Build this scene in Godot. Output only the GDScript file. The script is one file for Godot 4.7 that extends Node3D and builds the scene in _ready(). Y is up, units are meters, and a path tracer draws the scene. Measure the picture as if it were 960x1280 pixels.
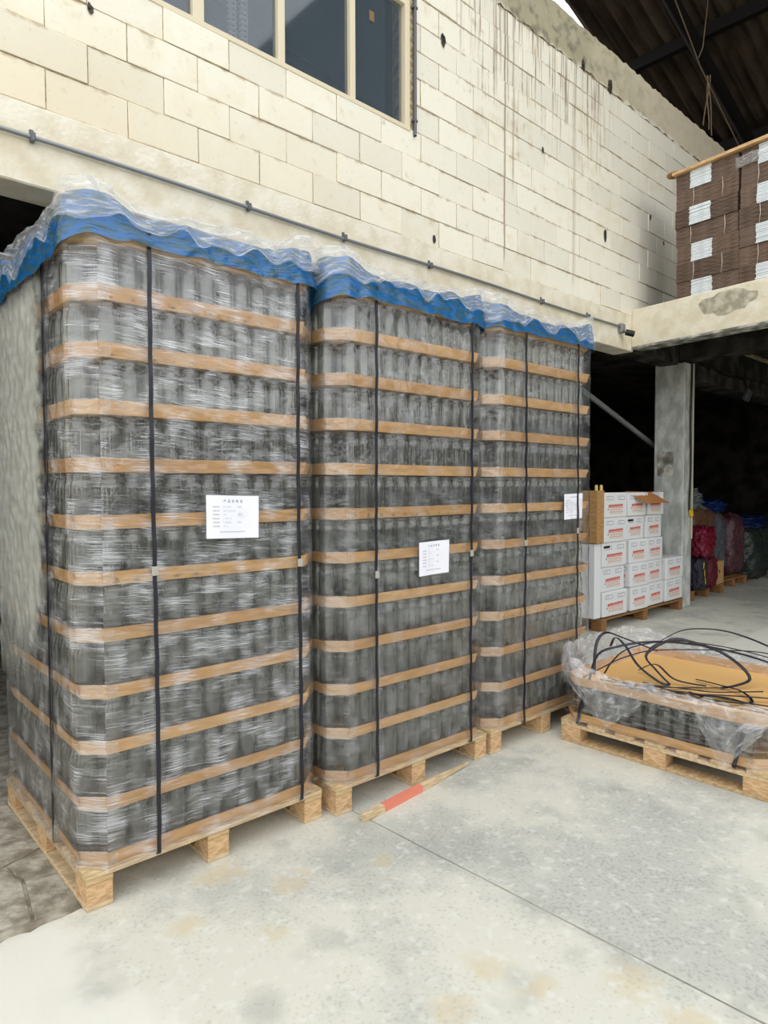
extends Node3D
# Yard of a warehouse: three film-wrapped pallet stacks of glass jars before a block wall with a mezzanine.
# x runs along the wall, z towards the camera, y up; metres.

# ---------------------------------------------------------------- mesh builder
class MB:
	var v := PackedVector3Array()
	var n := PackedVector3Array()
	var uv := PackedVector2Array()
	var col := PackedColorArray()
	var idx := PackedInt32Array()
	func vert(p: Vector3, nn: Vector3, u := Vector2.ZERO) -> int:
		v.append(p); n.append(nn); uv.append(u)
		return v.size() - 1
	# corners counter-clockwise seen from outside
	func quad(a: Vector3, b: Vector3, c: Vector3, d: Vector3, ua := Vector2(0, 1), ub := Vector2(1, 1), uc := Vector2(1, 0), ud := Vector2(0, 0)) -> void:
		var nn := (c - a).cross(d - b).normalized()
		var i := vert(a, nn, ua)
		vert(b, nn, ub); vert(c, nn, uc); vert(d, nn, ud)
		idx.append_array(PackedInt32Array([i, i + 2, i + 1, i, i + 3, i + 2]))
	func tri(a: Vector3, b: Vector3, c: Vector3) -> void:
		var nn := (b - a).cross(c - a).normalized()
		var i := vert(a, nn)
		vert(b, nn); vert(c, nn)
		idx.append_array(PackedInt32Array([i, i + 2, i + 1]))
	# box centred at xf.origin, with chamfer ch
	func box(xf: Transform3D, s: Vector3, ch := 0.0) -> void:
		var h := s * 0.5
		var P := func(x: float, y: float, z: float) -> Vector3: return xf * Vector3(x, y, z)
		if ch <= 0.0:
			quad(P.call(-h.x, -h.y, h.z), P.call(h.x, -h.y, h.z), P.call(h.x, h.y, h.z), P.call(-h.x, h.y, h.z))
			quad(P.call(h.x, -h.y, -h.z), P.call(-h.x, -h.y, -h.z), P.call(-h.x, h.y, -h.z), P.call(h.x, h.y, -h.z))
			quad(P.call(h.x, -h.y, h.z), P.call(h.x, -h.y, -h.z), P.call(h.x, h.y, -h.z), P.call(h.x, h.y, h.z))
			quad(P.call(-h.x, -h.y, -h.z), P.call(-h.x, -h.y, h.z), P.call(-h.x, h.y, h.z), P.call(-h.x, h.y, -h.z))
			quad(P.call(-h.x, h.y, h.z), P.call(h.x, h.y, h.z), P.call(h.x, h.y, -h.z), P.call(-h.x, h.y, -h.z))
			quad(P.call(-h.x, -h.y, -h.z), P.call(h.x, -h.y, -h.z), P.call(h.x, -h.y, h.z), P.call(-h.x, -h.y, h.z))
			return
		var a := h - Vector3.ONE * ch
		for sx in [-1.0, 1.0]:
			face(P.call(sx * h.x, -a.y, -a.z), P.call(sx * h.x, -a.y, a.z), P.call(sx * h.x, a.y, a.z), P.call(sx * h.x, a.y, -a.z), xf.basis.x * sx)
			face(P.call(-a.x, sx * h.y, -a.z), P.call(-a.x, sx * h.y, a.z), P.call(a.x, sx * h.y, a.z), P.call(a.x, sx * h.y, -a.z), xf.basis.y * sx)
			face(P.call(-a.x, -a.y, sx * h.z), P.call(a.x, -a.y, sx * h.z), P.call(a.x, a.y, sx * h.z), P.call(-a.x, a.y, sx * h.z), xf.basis.z * sx)
			for sy in [-1.0, 1.0]:
				face(P.call(sx * h.x, sy * a.y, -a.z), P.call(sx * h.x, sy * a.y, a.z), P.call(sx * a.x, sy * h.y, a.z), P.call(sx * a.x, sy * h.y, -a.z), xf.basis * Vector3(sx, sy, 0))
				face(P.call(sx * h.x, -a.y, sy * a.z), P.call(sx * h.x, a.y, sy * a.z), P.call(sx * a.x, a.y, sy * h.z), P.call(sx * a.x, -a.y, sy * h.z), xf.basis * Vector3(sx, 0, sy))
				face(P.call(-a.x, sx * h.y, sy * a.z), P.call(a.x, sx * h.y, sy * a.z), P.call(a.x, sx * a.y, sy * h.z), P.call(-a.x, sx * a.y, sy * h.z), xf.basis * Vector3(0, sx, sy))
				for sz in [-1.0, 1.0]:
					var p: Vector3 = P.call(sx * h.x, sy * a.y, sz * a.z)
					var q: Vector3 = P.call(sx * a.x, sy * h.y, sz * a.z)
					var r: Vector3 = P.call(sx * a.x, sy * a.y, sz * h.z)
					if (q - p).cross(r - p).dot(xf.basis * Vector3(sx, sy, sz)) > 0.0:
						tri(p, q, r)
					else:
						tri(p, r, q)
	func face(a: Vector3, b: Vector3, c: Vector3, d: Vector3, out: Vector3) -> void:
		if (c - a).cross(d - b).dot(out) >= 0.0:
			quad(a, b, c, d)
		else:
			quad(a, d, c, b)
	func abox(lo: Vector3, hi: Vector3, ch := 0.0) -> void:
		box(Transform3D(Basis(), (lo + hi) * 0.5), (hi - lo).abs(), ch)
	# profile of (radius, height), from bottom to top
	func lathe(prof: Array, seg: int, xf := Transform3D()) -> void:
		var base := v.size()
		for j in prof.size():
			var p0: Vector2 = prof[maxi(j - 1, 0)]
			var p1: Vector2 = prof[mini(j + 1, prof.size() - 1)]
			var t := (p1 - p0).normalized()
			for i in seg + 1:
				var a := TAU * i / seg
				var p: Vector2 = prof[j]
				vert(xf * Vector3(cos(a) * p.x, p.y, sin(a) * p.x), (xf.basis * Vector3(cos(a) * t.y, -t.x, sin(a) * t.y)).normalized(), Vector2(float(i) / seg, 1.0 - float(j) / (prof.size() - 1)))
		for j in prof.size() - 1:
			for i in seg:
				var a := base + j * (seg + 1) + i
				var b := a + seg + 1
				idx.append_array(PackedInt32Array([a, a + 1, b, a + 1, b + 1, b]))
	func tube(pts: Array, r: float, seg := 8, flat := 1.0) -> void:
		var base := v.size()
		var up := Vector3.UP
		for j in pts.size():
			var t: Vector3 = (pts[mini(j + 1, pts.size() - 1)] - pts[maxi(j - 1, 0)]).normalized()
			if absf(t.dot(up)) > 0.95:
				up = Vector3.RIGHT if absf(t.x) < 0.9 else Vector3.BACK
			var s := t.cross(up).normalized()
			up = s.cross(t).normalized()
			for i in seg + 1:
				var a := TAU * i / seg
				vert(pts[j] + s * cos(a) * r + up * sin(a) * r * flat, (s * cos(a) + up * sin(a) / flat).normalized(), Vector2(float(i) / seg, j))
		for j in pts.size() - 1:
			for i in seg:
				var a := base + j * (seg + 1) + i
				var b := a + seg + 1
				idx.append_array(PackedInt32Array([a, a + 1, b, a + 1, b + 1, b]))
		for e in 2:
			var k := 0 if e == 0 else pts.size() - 1
			var nn: Vector3 = (pts[k] - pts[k + 1 if e == 0 else k - 1]).normalized()
			var c := vert(pts[k], nn)
			for i in seg:
				var a := vert(v[base + k * (seg + 1) + i], nn)
				var b := vert(v[base + k * (seg + 1) + i + 1], nn)
				idx.append_array(PackedInt32Array([c, a, b] if e == 0 else [c, b, a]))
	# smooth surface f(u, v) -> Vector3 on a grid
	func grid(nu: int, nv: int, f: Callable, us := 1.0, vs := 1.0, closed := false, colf = null) -> void:
		var base := v.size()
		var pts := PackedVector3Array()
		for j in nv + 1:
			for i in nu + 1:
				pts.append(f.call(float(i) / nu, float(j) / nv))
		var w := nu + 1
		for j in nv + 1:
			for i in w:
				var il := i - 1 if i > 0 else (nu - 1 if closed else 0)
				var ir := i + 1 if i < nu else (1 if closed else nu)
				var du := pts[j * w + ir] - pts[j * w + il]
				var dv := pts[mini(j + 1, nv) * w + i] - pts[maxi(j - 1, 0) * w + i]
				var nn := du.cross(dv)
				nn = nn.normalized() if nn.length_squared() > 1e-14 else Vector3.UP
				vert(pts[j * w + i], nn, Vector2(us * i / nu, vs * j / nv))
				if colf != null:
					col.append(colf.call(float(i) / nu, float(j) / nv))
		for j in nv:
			for i in nu:
				var a := base + j * w + i
				var b := a + w
				idx.append_array(PackedInt32Array([a, b, a + 1, a + 1, b, b + 1]))
	func poly(pts: Array, y0: float, y1: float) -> void:   # slab over a polygon (x, z)
		var pp := PackedVector2Array(pts)
		if Geometry2D.is_polygon_clockwise(pp):
			pp.reverse()
		var t := Geometry2D.triangulate_polygon(pp)
		for k in range(0, t.size(), 3):
			var a := pp[t[k]]
			var b := pp[t[k + 1]]
			var c := pp[t[k + 2]]
			var A := Vector3(a.x, y1, a.y)
			var B := Vector3(b.x, y1, b.y)
			var C := Vector3(c.x, y1, c.y)
			if (B - A).cross(C - A).y > 0.0:
				tri(A, B, C)
			else:
				tri(A, C, B)
		var m := pp.size()
		for k in m:
			var a := pp[k]
			var b := pp[(k + 1) % m]
			var out := Vector3((b - a).y, 0, -(b - a).x)
			face(Vector3(a.x, y0, a.y), Vector3(b.x, y0, b.y), Vector3(b.x, y1, b.y), Vector3(a.x, y1, a.y), out)
	func jitter(amp: float, seed_: int) -> void:   # uneven edges: equal corners move together
		for i in v.size():
			var q := Vector3i((v[i] * 2000.0).round())
			var hh := hash(q + Vector3i(seed_ * 7919, 0, 0))
			v[i] += Vector3((hh & 255) / 255.0 - 0.5, ((hh >> 8) & 255) / 255.0 - 0.5, 0.35 * (((hh >> 16) & 255) / 255.0 - 0.5)) * amp
	func mesh() -> ArrayMesh:
		var a := []
		a.resize(Mesh.ARRAY_MAX)
		a[Mesh.ARRAY_VERTEX] = v
		a[Mesh.ARRAY_NORMAL] = n
		a[Mesh.ARRAY_TEX_UV] = uv
		if col.size() == v.size():
			a[Mesh.ARRAY_COLOR] = col
		a[Mesh.ARRAY_INDEX] = idx
		var m := ArrayMesh.new()
		m.add_surface_from_arrays(Mesh.PRIMITIVE_TRIANGLES, a)
		return m

# ---------------------------------------------------------------- naming helpers
var taken := {}
var clear_jar: ArrayMesh
var M := {}
var rng := RandomNumberGenerator.new()
var nz := FastNoiseLite.new()

func numbered(called: String) -> String:
	var k: int = taken.get(called, 0)
	taken[called] = k + 1
	return called if k == 0 else "%s_%03d" % [called, k]

func tag(o: Node3D, label: String, category: String, group := "", kind := "") -> Node3D:
	o.set_meta("label", label)
	o.set_meta("category", category)
	if group: o.set_meta("group", group)
	if kind: o.set_meta("kind", kind)
	return o

func thing(called: String, label: String, category: String, xf := Transform3D(), group := "", kind := "") -> Node3D:
	var o := Node3D.new()
	o.name = numbered(called)
	add_child(o, true)
	o.transform = xf
	tag(o, label, category, group, kind)
	return o

func part(called: String, mesh: Mesh, mat: Material, parent: Node3D, xf := Transform3D()) -> MeshInstance3D:
	var o := MeshInstance3D.new()
	var key := "%d/%s" % [parent.get_instance_id(), called]
	var k: int = taken.get(key, 0)
	taken[key] = k + 1
	o.name = called if k == 0 else "%s_%03d" % [called, k]
	o.mesh = mesh
	o.material_override = mat
	o.transform = xf
	parent.add_child(o, true)
	return o

func single(called: String, mesh: Mesh, mat: Material, label: String, category: String, xf := Transform3D(), group := "", kind := "") -> MeshInstance3D:
	var o := MeshInstance3D.new()
	o.name = numbered(called)
	o.mesh = mesh
	o.material_override = mat
	o.transform = xf
	add_child(o, true)
	tag(o, label, category, group, kind)
	return o

func mk(f: Callable) -> ArrayMesh:
	var b := MB.new()
	f.call(b)
	return b.mesh()

func T(x: float, y: float, z: float, turn := 0.0) -> Transform3D:
	return Transform3D(Basis(Vector3.UP, turn), Vector3(x, y, z))

# ---------------------------------------------------------------- textures and materials
func noise(freq: float, oct := 4, seed_ := 1, type := FastNoiseLite.TYPE_SIMPLEX_SMOOTH) -> FastNoiseLite:
	var f := FastNoiseLite.new()
	f.noise_type = type
	f.frequency = freq
	f.seed = seed_
	f.fractal_octaves = oct
	if oct == 1: f.fractal_type = FastNoiseLite.FRACTAL_NONE
	return f

func ntex(freq: float, oct: int, seed_: int, a := Color.BLACK, b := Color.WHITE, size := 512, type := FastNoiseLite.TYPE_SIMPLEX_SMOOTH) -> NoiseTexture2D:
	var t := NoiseTexture2D.new()
	t.width = size
	t.height = size
	t.seamless = true
	t.noise = noise(freq, oct, seed_, type)
	var g := Gradient.new()
	g.offsets = PackedFloat32Array([0.25, 0.75])
	g.colors = PackedColorArray([a, b])
	t.color_ramp = g
	return t

func mat(c: Color, rough := 0.8, spec := 0.5) -> StandardMaterial3D:
	var m := StandardMaterial3D.new()
	m.albedo_color = c
	m.roughness = rough
	m.metallic_specular = spec
	return m

func tri_mat(m: StandardMaterial3D, scale: Vector3, tex: Texture2D = null, bump: Texture2D = null, depth := 0.2, world := true) -> StandardMaterial3D:
	m.uv1_triplanar = true
	m.uv1_world_triplanar = world
	m.uv1_scale = scale
	if tex: m.albedo_texture = tex
	if bump:
		m.heightmap_enabled = true
		m.heightmap_texture = bump
		m.heightmap_scale = depth
	return m

# noise of w x h pixels in -1..1, stretched by (sx, sy): computed small, then enlarged
func field(freq: float, oct_: int, seed_: int, w: int, h: int, sx := 1.0, sy := 1.0) -> PackedFloat32Array:
	var im := noise(freq, oct_, seed_).get_image(maxi(int(w / sx), 4), maxi(int(h / sy), 4))
	im.convert(Image.FORMAT_RF)
	im.resize(w, h, Image.INTERPOLATE_CUBIC)
	var a := im.get_data().to_float32_array()
	for i in a.size():
		a[i] = a[i] * 1.6 - 0.8
	return a

func ss(a: float, b: float, x: float) -> float:
	return smoothstep(a, b, x)

func rgb_tex(w: int, h: int, data: PackedByteArray, alpha := false) -> ImageTexture:
	return ImageTexture.create_from_image(Image.create_from_data(w, h, false, Image.FORMAT_RGBA8 if alpha else Image.FORMAT_RGB8, data))

const FX0 := -2.0
const FS := 8.0
func floor_texture() -> ImageTexture:
	var N := 1536
	var px := FS / N
	var A := field(0.9 * px, 4, 11, N, N)
	var B := field(6.0 * px, 3, 12, N, N)
	var C := field(48.0 * px, 2, 13, N, N)
	var D := field(14.0 * px, 2, 14, N, N)
	var E := field(2.2 * px, 3, 15, N, N)
	var stains := [[0.49, 0.12, 0.10], [0.68, 0.36, 0.10], [0.46, 0.57, 0.07], [0.86, 1.21, 0.08], [0.66, 1.24, 0.08], [0.92, 1.38, 0.06], [1.16, 1.56, 0.09], [1.12, 1.75, 0.08], [0.24, 0.33, 0.07], [1.05, 0.5, 0.06]]
	var out := PackedByteArray()
	out.resize(N * N * 3)
	var i := 0
	var cream := Color(0.85, 0.835, 0.775)
	var grey := Color(0.755, 0.75, 0.71)
	for py in N:
		var z := FX0 + px * py
		for qx in N:
			var x := FX0 + px * qx
			var a := A[i]
			var b := B[i]
			var right := smoothstep(1.1, 1.4, x)
			var col := cream.lerp(grey, smoothstep(-0.25, 0.45, a + 0.25 * b + 0.3 * right - 0.12) * 0.95)
			col = col.lerp(Color(0.63, 0.63, 0.595), smoothstep(0.1, 0.6, E[i]) * 0.40)
			col = col.lerp(Color(0.60, 0.595, 0.555), smoothstep(0.2, 0.55, C[i] + 0.30 * a + 0.25 * b) * (0.32 + 0.16 * right))
			col = col.lerp(Color(0.90, 0.895, 0.86), smoothstep(0.15, 0.6, D[i]) * 0.45)
			if x < 0.35:
				var white := smoothstep(0.08, -0.08, x + 0.06 * b + 0.15 * E[i] + 0.05) * smoothstep(-0.06, 0.0, z)
				col = col.lerp(Color(0.90, 0.885, 0.835), white * 0.85)
			if x > 0.0 and x < 1.4 and z > -0.1 and z < 2.0:
				for s in stains:
					var d: float = Vector2(x - s[0], (z - s[1]) * 1.25).length() / s[2] + 0.7 * b + 0.5 * D[i]
					if d < 1.3:
						col = col.lerp(Color(0.82, 0.72, 0.54), smoothstep(1.3, 0.2, d) * 0.34)
			out[i * 3] = col.r8
			out[i * 3 + 1] = col.g8
			out[i * 3 + 2] = col.b8
			i += 1
	return rgb_tex(N, N, out)

func wall_texture() -> ImageTexture:
	var W := 1280
	var H := 448
	var k := 11.0 / W
	var A := field(0.7 * k, 4, 21, W, H)
	var B := field(5.0 * k, 4, 22, W, H)
	var C := field(11.0 * k, 2, 23, W, H)
	var D := field(30.0 * k, 2, 24, W, H)
	var R := field(26.0 * k, 2, 25, W, H, 1.0, 40.0)
	var out := PackedByteArray()
	out.resize(W * H * 3)
	var i := 0
	var runs := [[4.262, 3.6, 0.75], [4.39, 4.3, 0.5], [5.43, 3.6, 0.35], [5.46, 3.6, 0.22], [4.1, 4.95, 0.35], [5.89, 4.9, 0.25], [3.645, 5.2, 0.3]]
	for py in H:
		var y := 6.5 - 3.5 * py / H
		for qx in W:
			var x := -1.0 + k * qx
			var a := A[i]
			var b := B[i]
			var col := Color(0.945, 0.93, 0.865)
			col = col.lerp(Color(0.90, 0.845, 0.73), clampf(smoothstep(4.7, 3.3, y + 0.5 * a) * smoothstep(4.6, 0.5, x) * 0.8, 0, 1))
			col = col.lerp(Color(0.92, 0.88, 0.78), smoothstep(0.0, 0.6, b + a) * 0.5)
			col = col.lerp(Color(0.74, 0.715, 0.64), smoothstep(0.25, 0.65, b) * smoothstep(-0.1, 0.5, C[i]) * 0.55 * smoothstep(6.5, 4.0, x))
			col = col.lerp(Color(0.60, 0.57, 0.50), smoothstep(0.45, 0.7, D[i]) * 0.22 * smoothstep(6.0, 4.0, x))
			if x > 3.5 and x < 6.6 and y > 4.4:
				var drip := smoothstep(0.1, 0.55, R[i]) * smoothstep(3.6, 4.0, x) * smoothstep(6.6, 5.6, x)
				drip *= smoothstep(4.7 - 1.2 * b, 6.05, y)
				col = col.lerp(Color(0.52, 0.44, 0.37), clampf(drip * 0.9, 0, 0.8))
			if y < 5.96:
				var seam := absf(fposmod((y - 3.59) / 0.2145 + 0.5, 1.0) - 0.5) * 0.2145
				if seam < 0.016:
					col = col.lerp(Color(0.62, 0.53, 0.43), smoothstep(0.016, 0.003, seam + 0.006 * D[i]) * smoothstep(-0.15, 0.45, B[i] + 0.6 * C[i]) * 0.55 * smoothstep(8.0, 6.5, x))
			for s in runs:
				var w: float = absf(x - s[0] + 0.006 * b)
				if w < 0.016:
					col = col.lerp(Color(0.55, 0.46, 0.41), smoothstep(0.016, 0.004, w) * s[2] * smoothstep(s[1], s[1] + 0.25, y))
			if y > 5.85:
				var bare := Color(0.67, 0.64, 0.53).lerp(Color(0.50, 0.48, 0.40), smoothstep(-0.1, 0.5, b)).lerp(Color(0.91, 0.865, 0.76), smoothstep(4.6, 7.4, x + 1.2 * a) * 0.85)
				col = col.lerp(bare, smoothstep(5.93, 5.99, y + 0.05 * b + 0.02 * a))
			out[i * 3] = col.r8
			out[i * 3 + 1] = col.g8
			out[i * 3 + 2] = col.b8
			i += 1
	return rgb_tex(W, H, out)

func film_texture() -> ImageTexture:
	var W := 1024
	var A := field(0.0045, 3, 31, W, W)
	var S := field(0.22, 2, 32, W, W, 64.0, 1.0)
	var F := field(0.45, 2, 33, W, W, 40.0, 1.0)
	var B := field(0.006, 2, 34, W, W)
	var out := PackedByteArray()
	out.resize(W * W * 4)
	var i := 0
	for y in W:
		for x in W:
			var yy := posmod(y + int(x * 0.0625 + 9.0 * A[i]), W)
			var j := yy * W + x
			var patch := B[i]
			var al := 0.012 + 0.42 * smoothstep(0.05, 0.65, S[j] + 0.45 * patch) + 0.50 * smoothstep(0.22, 0.7, F[j] + 0.55 * patch) + 0.05 * smoothstep(-0.2, 0.5, patch)
			out[i * 4] = 244
			out[i * 4 + 1] = 245
			out[i * 4 + 2] = 247
			out[i * 4 + 3] = clampi(int(al * 255.0), 0, 255)
			i += 1
	return rgb_tex(W, W, out, true)

# a sheet whose opacity or colour varies along soft creases
func sheet_texture(c0: Color, c1: Color, seed_: int, sx: float, lo: float, hi: float) -> ImageTexture:
	var W := 256
	var A := field(0.035, 4, seed_, W, W, sx, 1.0)
	var out := PackedByteArray()
	out.resize(W * W * 4)
	for i in W * W:
		var c := c0.lerp(c1, smoothstep(lo, hi, A[i]))
		out[i * 4] = c.r8
		out[i * 4 + 1] = c.g8
		out[i * 4 + 2] = c.b8
		out[i * 4 + 3] = c.a8
	return rgb_tex(W, W, out, true)

func glyph(im: Image, strokes: Array, at: Vector2, s: float, c: Color) -> void:
	for k in strokes:
		var a := at + Vector2(k[0], k[1]) * s
		var b := at + Vector2(k[2], k[3]) * s
		var steps := int(a.distance_to(b)) + 1
		for i in steps + 1:
			var p := a.lerp(b, float(i) / steps)
			im.fill_rect(Rect2i(int(p.x), int(p.y), 2, 2), c)

func certificate_texture(seed_: int) -> ImageTexture:
	var r := RandomNumberGenerator.new()
	r.seed = seed_
	var im := Image.create(384, 288, false, Image.FORMAT_RGB8)
	im.fill(Color(0.93, 0.93, 0.95))
	var ink := Color(0.35, 0.37, 0.45)
	var faint := Color(0.70, 0.71, 0.74)
	# title: five characters
	var chars := [
		[[5, 0, 5, 2], [1, 2, 9, 2], [3, 3, 4, 5], [7, 3, 6, 5], [1, 5, 9, 5], [1, 5, 0, 10]],
		[[3, 0, 7, 0], [3, 0, 3, 4], [7, 0, 7, 4], [3, 4, 7, 4], [0, 6, 4, 6], [0, 6, 0, 10], [4, 6, 4, 10], [0, 10, 4, 10], [6, 6, 10, 6], [6, 6, 6, 10], [10, 6, 10, 10], [6, 10, 10, 10]],
		[[5, 0, 0, 5], [5, 0, 10, 5], [3, 5, 7, 5], [2, 7, 8, 7], [2, 7, 2, 10], [8, 7, 8, 10], [2, 10, 8, 10]],
		[[0, 3, 4, 3], [2, 0, 2, 10], [2, 4, 0, 7], [2, 4, 4, 6], [6, 0, 5, 3], [6, 1, 9, 1], [9, 1, 5, 5], [6, 3, 10, 5], [6, 7, 10, 7], [6, 7, 6, 10], [10, 7, 10, 10], [6, 10, 10, 10]],
		[[1, 0, 2, 1], [0, 3, 2, 3], [2, 3, 2, 9], [2, 9, 3, 8], [4, 1, 10, 1], [7, 1, 7, 10], [7, 5, 10, 5], [5, 5, 5, 10], [3, 10, 10, 10]]]
	for k in 5:
		glyph(im, chars[k], Vector2(122 + 31 * k, 28), 1.7, ink)
	for k in 6:   # rows of a form: a printed field name and a written value
		var y := 72 + 26 * k
		im.fill_rect(Rect2i(42, y + 16, 300, 1), Color(0.84, 0.84, 0.86))
		for j in 4:
			im.fill_rect(Rect2i(46 + 12 * j, y + r.randi_range(0, 2), 9, 8), faint.darkened(r.randf() * 0.15))
		for j in r.randi_range(2, 7):
			im.fill_rect(Rect2i(120 + 13 * j, y + r.randi_range(0, 3), r.randi_range(5, 11), 7), faint.lightened(r.randf() * 0.4))
		if k % 2 == 0:
			for j in 3:
				im.fill_rect(Rect2i(228 + 11 * j, y, 8, 8), faint)
	for j in 16:
		im.fill_rect(Rect2i(92 + 12 * j, 240 + r.randi_range(0, 2), 9, 8), faint)
	for yy in 70:
		for xx in 70:
			var d := Vector2(xx - 35, yy - 35).length()
			if absf(d - 30.0) < 1.6 and r.randf() < 0.55:
				im.set_pixel(236 + xx, 92 + yy, Color(0.88, 0.80, 0.74))
	return ImageTexture.create_from_image(im)

func carton_texture(seed_: int) -> ImageTexture:
	var r := RandomNumberGenerator.new()
	r.seed = seed_
	var im := Image.create(256, 176, false, Image.FORMAT_RGB8)
	var white := Color(0.92, 0.92, 0.91)
	im.fill(white)
	for y in 176:
		for x in 256:
			im.set_pixel(x, y, white.darkened(r.randf() * 0.05))
	var grey := Color(0.48, 0.49, 0.53)
	for k in 2:   # two outlined boxes near the top
		var bx := 26 + 130 * k
		im.fill_rect(Rect2i(bx, 18, 72, 30), grey)
		im.fill_rect(Rect2i(bx + 3, 21, 66, 24), white)
		for j in 3:
			im.fill_rect(Rect2i(bx + 8, 25 + 7 * j, r.randi_range(24, 52), 2), Color(0.65, 0.66, 0.69))
	# one brush-script word, too blurred to read
	var red := Color(0.80, 0.28, 0.15)
	for k in 11:
		var x := 46 + 15 * k
		var h := 14.0 + 8.0 * r.randf()
		for i in 26:
			var t := i / 25.0
			var p := Vector2(x + 13.0 * t + 6.0 * sin(t * 6.0), 92 - 4.0 * k / 10.0 - sin(t * PI * 2.0) * h * 0.5)
			im.fill_rect(Rect2i(int(p.x), int(p.y), 5, 5), red)
	im.fill_rect(Rect2i(40, 104, 176, 4), red.lightened(0.2))
	for k in 4:
		var y := 116 + 11 * k
		var x := 58
		while x < 205:
			var w := r.randi_range(7, 20)
			im.fill_rect(Rect2i(x, y, w, 5), [Color(0.82, 0.45, 0.20), Color(0.85, 0.62, 0.28), Color(0.72, 0.45, 0.36), Color(0.85, 0.70, 0.40)][k])
			x += w + 4
	for k in 14:   # black pointed mark
		im.fill_rect(Rect2i(40 - k / 3, 112 + k, 4 + k / 2, 1), Color(0.1, 0.1, 0.1))
	return ImageTexture.create_from_image(im)

func wood(c: Color, scale: Vector3, seed_: int) -> StandardMaterial3D:
	var m := mat(Color.WHITE, 0.75, 0.35)
	tri_mat(m, scale, ntex(0.02, 4, seed_, c.darkened(0.13), c.lightened(0.1), 256), ntex(0.05, 3, seed_ + 1, Color.BLACK, Color.WHITE, 256), 0.12, false)
	return m

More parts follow.
